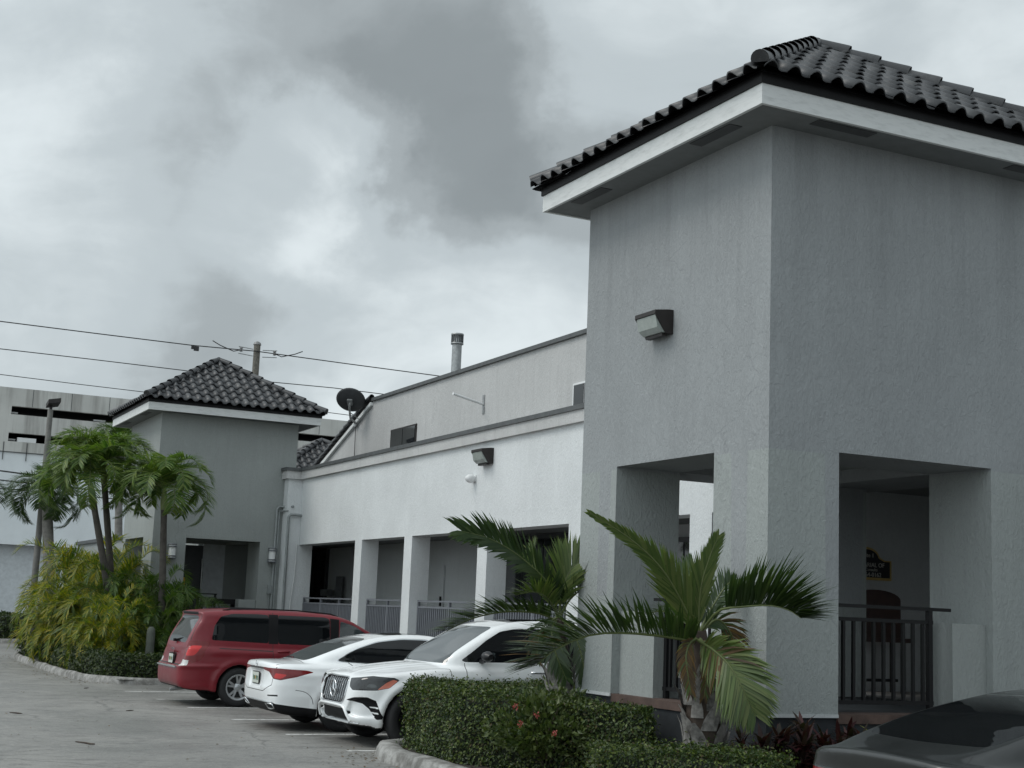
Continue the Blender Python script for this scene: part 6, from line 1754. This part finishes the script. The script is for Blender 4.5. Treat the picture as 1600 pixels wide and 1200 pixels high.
# ---- white sport utility car with the big grille, backed into its bay
SUS = dict(L=4.93, W=1.98, H=1.77, xr=1.05, xf=4.05, rw=.385, yt=.70, crown=.07, roof_crown=.06, k_low=.08, k_top=.09, k_join=.06, flare=.028,
  low=[(.40, .33), (.15, .36), (.04, .48), (.0, .70), (.03, .95), (.08, 1.10), (.3, 1.15), (1.5, 1.14), (3.2, 1.13), (3.55, 1.13), (4.0, 1.085), (4.4, 1.035), (4.68, .985), (4.80, .94), (4.845, .88), (4.88, .74), (4.925, .60), (4.93, .48), (4.90, .36), (4.80, .28), (4.6, .25), (4.2, .27), (3.4, .28), (1.7, .28), (.9, .30)],
  top=[(.10, .95), (.10, 1.12), (.25, 1.42), (.42, 1.64), (.8, 1.72), (1.4, 1.765), (2.0, 1.77), (2.5, 1.74), (2.85, 1.64), (3.2, 1.43), (3.66, 1.12), (3.6, 1.0)],
  plan=[(0, 0), (0, .6), (.05, .84), (.25, .94), (.9, .985), (2.5, .975), (4.0, .99), (4.38, .965), (4.62, .90), (4.78, .79), (4.87, .64), (4.92, .42), (4.935, .2), (4.935, 0)],
  tplan=[(.06, 0), (.10, .70), (.25, .88), (.9, .96), (2.4, .97), (3.1, .94), (3.5, .84), (3.68, .6), (3.74, 0)],
  sec=[(.24, .88), (.34, .94), (.5, .975), (.75, .99), (.92, .98), (1.05, .945), (1.15, .89)],
  tsec=[(1.0, .96), (1.13, .94), (1.3, .885), (1.5, .80), (1.66, .71), (1.75, .62), (1.8, .56)],
  lines=[([(.4, .96), (1.5, .965), (3.0, .955), (4.25, .93)], .010, .035, False), ([(1.6, .46), (3.4, .46)], .016, .06, False)],
  hood=[(.34, .30, 3.6, 4.78, .014, .05), (.52, .46, 3.6, 4.7, .010, .05), (.0, .0, 3.7, 4.75, .006, .16)],
  recess=[([(-.44, .62), (-.36, .56), (.36, .56), (.44, .62), (.46, .84), (.40, .90), (-.40, .90), (-.46, .84)], 'front', .035, 4.4),
          ([(.52, .44), (.70, .40), (.86, .40), (.88, .60), (.78, .655), (.60, .60)], 'front', .05, 4.2),
          ([(-.50, .30), (.50, .30), (.54, .44), (.46, .50), (-.46, .50), (-.54, .44)], 'front', .045, 4.5)])
UX, UY = 6.74, 19.12
su = Car('suv', 'tall white car facing out with slatted grille and star emblem, behind the big hedge', 'car', SUS, (UX+4.93, UY, 0), math.pi)
su.cut('grille', rpoly([(-.45, .62), (-.37, .555), (.37, .555), (.45, .62), (.475, .84), (.41, .905), (-.41, .905), (-.475, .84)], 1), 'black_trim', 'front', lim=4.5)
su.cut('air_intake', rpoly([(-.50, .315), (.50, .315), (.52, .43), (.46, .485), (-.46, .485), (-.52, .43)], .6), 'black_trim', 'front', lim=4.4)
ha = rad(-50)
Hd = lambda x, y: dg(x, y, ha)
for s_ in (0,):
    us = [Hd(4.86, .50), Hd(4.30, .965)]
    a_, b_ = min(us), max(us)
    # u grows towards the nose centre; outline from the inner corner (b_) to the pointed outer corner (a_)
    su.cut('headlight', rpoly([(b_-.02, .90), (b_-.04, .79), (b_-.12, .745), (a_+.24, .755), (a_+.10, .79), (a_+.0, .90), (a_+.06, .93), (a_+.32, .945), (b_-.20, .918)], .35), 'smoked_lens', 'diag', ang=ha)
    su.cut('turn_signal', rpoly([(a_+.235, .765), (a_+.10, .795), (a_+.02, .89), (a_+.07, .905), (a_+.14, .86)], .3), 'amber_lens', 'diag', ang=ha, parent='headlight', over=('headlight',))
    su.cut('lamp_bowl', rpoly([(b_-.34, .80), (b_-.42, .79), (b_-.48, .80), (b_-.45, .835), (b_-.37, .84)], 1), 'screen_glass', 'diag', ang=ha, parent='headlight', over=('headlight',))
    su.cut('bumper_vent', rpoly([(b_+.0, .612), (b_-.16, .655), (b_-.36, .665), (b_-.47, .62), (b_-.57, .385), (b_-.48, .372), (b_-.41, .43), (b_-.36, .51), (b_-.27, .575), (b_-.1, .600)], .4), 'black_trim', 'diag', ang=ha)
    for zz in (.455, .525):
        su.cut('bumper_fin', rpoly([(b_-.38, zz), (b_-.51, zz-.012), (b_-.50, zz+.012), (b_-.36, zz+.016)], .2), 'white_paint', 'diag', ang=ha, parent='bumper_vent', over=('bumper_vent',))
su.cut('side_window', rpoly([(2.02, 1.17), (3.30, 1.155), (3.34, 1.18), (2.95, 1.46), (2.72, 1.585), (2.5, 1.625), (2.06, 1.64)], 1), 'car_glass', 'side')
su.cut('side_window', rpoly([(.75, 1.19), (1.94, 1.17), (1.98, 1.64), (1.5, 1.65), (1.1, 1.60), (.82, 1.42)], 1), 'car_glass', 'side')
su.cut('pillar_trim', [(1.94, 1.17), (2.02, 1.17), (2.06, 1.64), (1.98, 1.64)], 'black_trim', 'side')
su.cut('windshield', rpoly([(-.74, 1.13), (.74, 1.13), (.60, 1.62), (.5, 1.645), (-.5, 1.645), (-.60, 1.62)], 1), 'screen_glass', 'front', lim=2.6)
su.cut('sunroof', rpoly([(1.2, -.50), (2.5, -.54), (2.5, .54), (1.2, .50)], 1), 'car_glass', 'top', zmin=1.6)
su.seam([(3.28, .36), (3.32, .7), (3.30, 1.14)], .010); su.seam([(2.0, .36), (2.0, 1.16)], .010)
su.seam([(4.70, .50), (4.40, .78), (3.9, .845), (3.55, .90), (3.52, 1.1)], .009, 'top', zmin=.85); su.seam([(4.70, -.50), (4.40, -.78), (3.9, -.845), (3.55, -.90), (3.52, -1.1)], .009, 'top', zmin=.85)
su.finish('white_paint')
su.wheels(.265, .255, (5, (-.2, .2), .016), 'wheel_black', .86)
m = MB()
for k in range(11):
    yy = -.40+.80*k/10
    zt_, zb_2 = .89-.06*max(0, abs(yy)-.36)/.08, .575+.05*max(0, abs(yy)-.34)/.1
    col = [np.array([su.surf(yy, zq)+.012, yy, zq]) for zq in np.linspace(zb_2, zt_, 7)]
    w_ = np.array([0, .0105, 0]); dx = np.array([.022, 0, 0])
    m.quad_grid([[p-w_-dx, p-w_*.7+dx*.3, p+w_*.7+dx*.3, p+w_-dx] for p in col], 0, False)
su.add(m, 'grille_slats', 'chrome', su.objs.get(('grille', '1')))
loop = [(-.46, .63), (-.37, .56), (0, .555), (.37, .56), (.46, .63), (.48, .74), (.475, .83), (.41, .90), (0, .905), (-.41, .90), (-.475, .83), (-.48, .74)]
lp_ = spline([(0, *q) for q in loop+loop[:1]], 60)
m = MB(); m.tube([(max(su.surf(p[1]*1.02, p[2]+(p[2]-.73)*.06) or 4.8, 4.7)+.004, p[1], p[2]) for p in lp_], .011, 6, cap=False); su.add(m, 'grille_frame', 'chrome', su.objs.get(('grille', '1')))
star_emblem(su, (su.surf(0, .735)+.045, 0, .735), .115, (1, 0, .1))
m = MB(); m.tube([((su.surf(yy, zq) or 4.8)+.012, yy, zq) for yy, zq in ((-.60, .335), (-.56, .42), (-.50, .50), (-.42, .525), (-.2, .53), (0, .53), (.2, .53), (.42, .525), (.50, .50), (.56, .42), (.60, .335))], .020, 8); su.add(m, 'bumper_trim', 'white_paint')
m = MB(); m.tube([((su.surf(yy, .31) or 4.7)+.006, yy, .31) for yy in np.linspace(-.72, .72, 17)], .013, 8); su.add(m, 'chin_trim', 'chrome')
for s in (1, -1):
    mirror(su, 3.05, s*.93, 1.245, s, 'wheel_black', .22); handle(su, 2.2, s*.965, 1.03, s, 'chrome'); handle(su, 1.2, s*.965, 1.035, s, 'chrome')
    m = MB(); m.tube([(3.52, s*.12, 1.155), (3.44, s*.35, 1.185), (3.40, s*.62, 1.19)], .010, 6); su.add(m, 'wiper', 'black_trim')

# ---- dark saloon in the lower right corner
BKS = dict(SDS)
BKS.update(L=4.85, W=1.88, H=1.44,
  low=[(.40, .22), (.18, .25), (.06, .36), (.015, .50), (.0, .62), (.03, .70), (.06, .82), (.02, .92), (.0, .975), (.06, .995), (.3, 1.0), (.8, 1.0), (1.6, .98), (3.3, .955), (3.7, .94), (4.2, .86), (4.6, .74), (4.78, .60), (4.85, .45), (4.8, .25), (4.6, .19), (4.3, .20), (3.4, .21), (1.7, .21), (.9, .21)],
  top=[(.10, .90), (.18, .985), (.60, 1.10), (1.0, 1.22), (1.45, 1.335), (1.9, 1.42), (2.4, 1.44), (2.75, 1.41), (3.1, 1.30), (3.45, 1.12), (3.85, .945), (3.8, .85)],
  plan=[(0, 0), (.005, .45), (.05, .70), (.16, .84), (.45, .91), (1.1, .94), (2.6, .935), (4.0, .94), (4.4, .90), (4.68, .75), (4.82, .5), (4.86, .2), (4.86, 0)], tplan=[(.12, 0), (.14, .50), (.30, .74), (.8, .84), (1.7, .90), (2.6, .92), (3.3, .88), (3.7, .76), (3.85, .5), (3.9, 0)], xf=3.98, xr=1.08,
  recess=[])
BX, BY = 6.88, 8.12
bk = Car('saloon_car', 'dark grey saloon car in the lower right corner, seen from above its boot', 'car', BKS, (BX, BY, 0), 0.0)
bk.cut('rear_window', rpoly([(.50, -.62), (.85, -.66), (1.50, -.60), (1.60, -.45), (1.64, 0), (1.60, .45), (1.50, .60), (.85, .66), (.50, .62), (.44, 0)], 2), 'car_glass', 'top', zmin=.97)
bk.cut('window_line', [(1.655, -.58), (1.675, -.58), (1.715, 0), (1.675, .58), (1.655, .58), (1.695, 0)], 'chrome', 'top', zmin=1.2)
bk.cut('sunroof', rpoly([(1.76, -.50), (2.7, -.54), (2.7, .54), (1.76, .50)], 1), 'car_glass', 'top', zmin=1.3)
bk.cut('window_trim', rpoly([(p[0]+(p[0]-2.2)*.022-.03, p[1]+(p[1]-1.17)*.085-.025) for p in sw], 2), 'black_trim', 'side')
bk.cut('side_window', rpoly([(p[0]-.03, p[1]-.025) for p in sw], 2), 'car_glass', 'side', over=('window_trim',))
bk.cut('windshield', rpoly([(-.68, .96), (.68, .96), (.52, 1.36), (-.52, 1.36)], 1), 'screen_glass', 'front', lim=2.7)
LB = lamp_axis((.02, .30), (.45, .92), TA)
bk.cut('tail_lamp', rpoly(LB([(0, .70), (0, .825), (.85, .825), (1.0, .79), (.8, .69)]), 1), 'red_lens', 'diag', ang=TA, lim='rear')
bk.cut('lamp_glass', LB([(0, .812), (0, .825), (.86, .825), (.92, .812)]), 'screen_glass', 'diag', ang=TA, lim='rear', parent='tail_lamp', over=('tail_lamp',))
bk.seam([(.34, -.64), (.12, -.74), (.03, -.72)], .010, 'top', zmin=.9); bk.seam([(.34, .64), (.12, .74), (.03, .72)], .010, 'top', zmin=.9)
bk.seam([(2.15, .25), (2.18, .6), (2.12, .96)], .010); bk.seam([(3.2, .25), (3.23, .93)], .010)
bk.finish('graphite_paint')
bk.wheels(.23, .225, (5, (-.16, .16), .018), 'wheel_silver', .82)
plate(bk, -.01, .60)
for s in (1, -1):
    handle(bk, 1.95, s*.935, .80, s, 'graphite_paint'); handle(bk, 3.0, s*.935, .78, s, 'graphite_paint'); mirror(bk, 3.15, s*.89, .99, s, 'graphite_paint')
m = MB(); m.tube([(1.70, 0, 1.40), (1.60, 0, 1.43), (1.52, 0, 1.425)], [.02, .016, .01], 8); bk.add(m, 'aerial', 'black_trim')
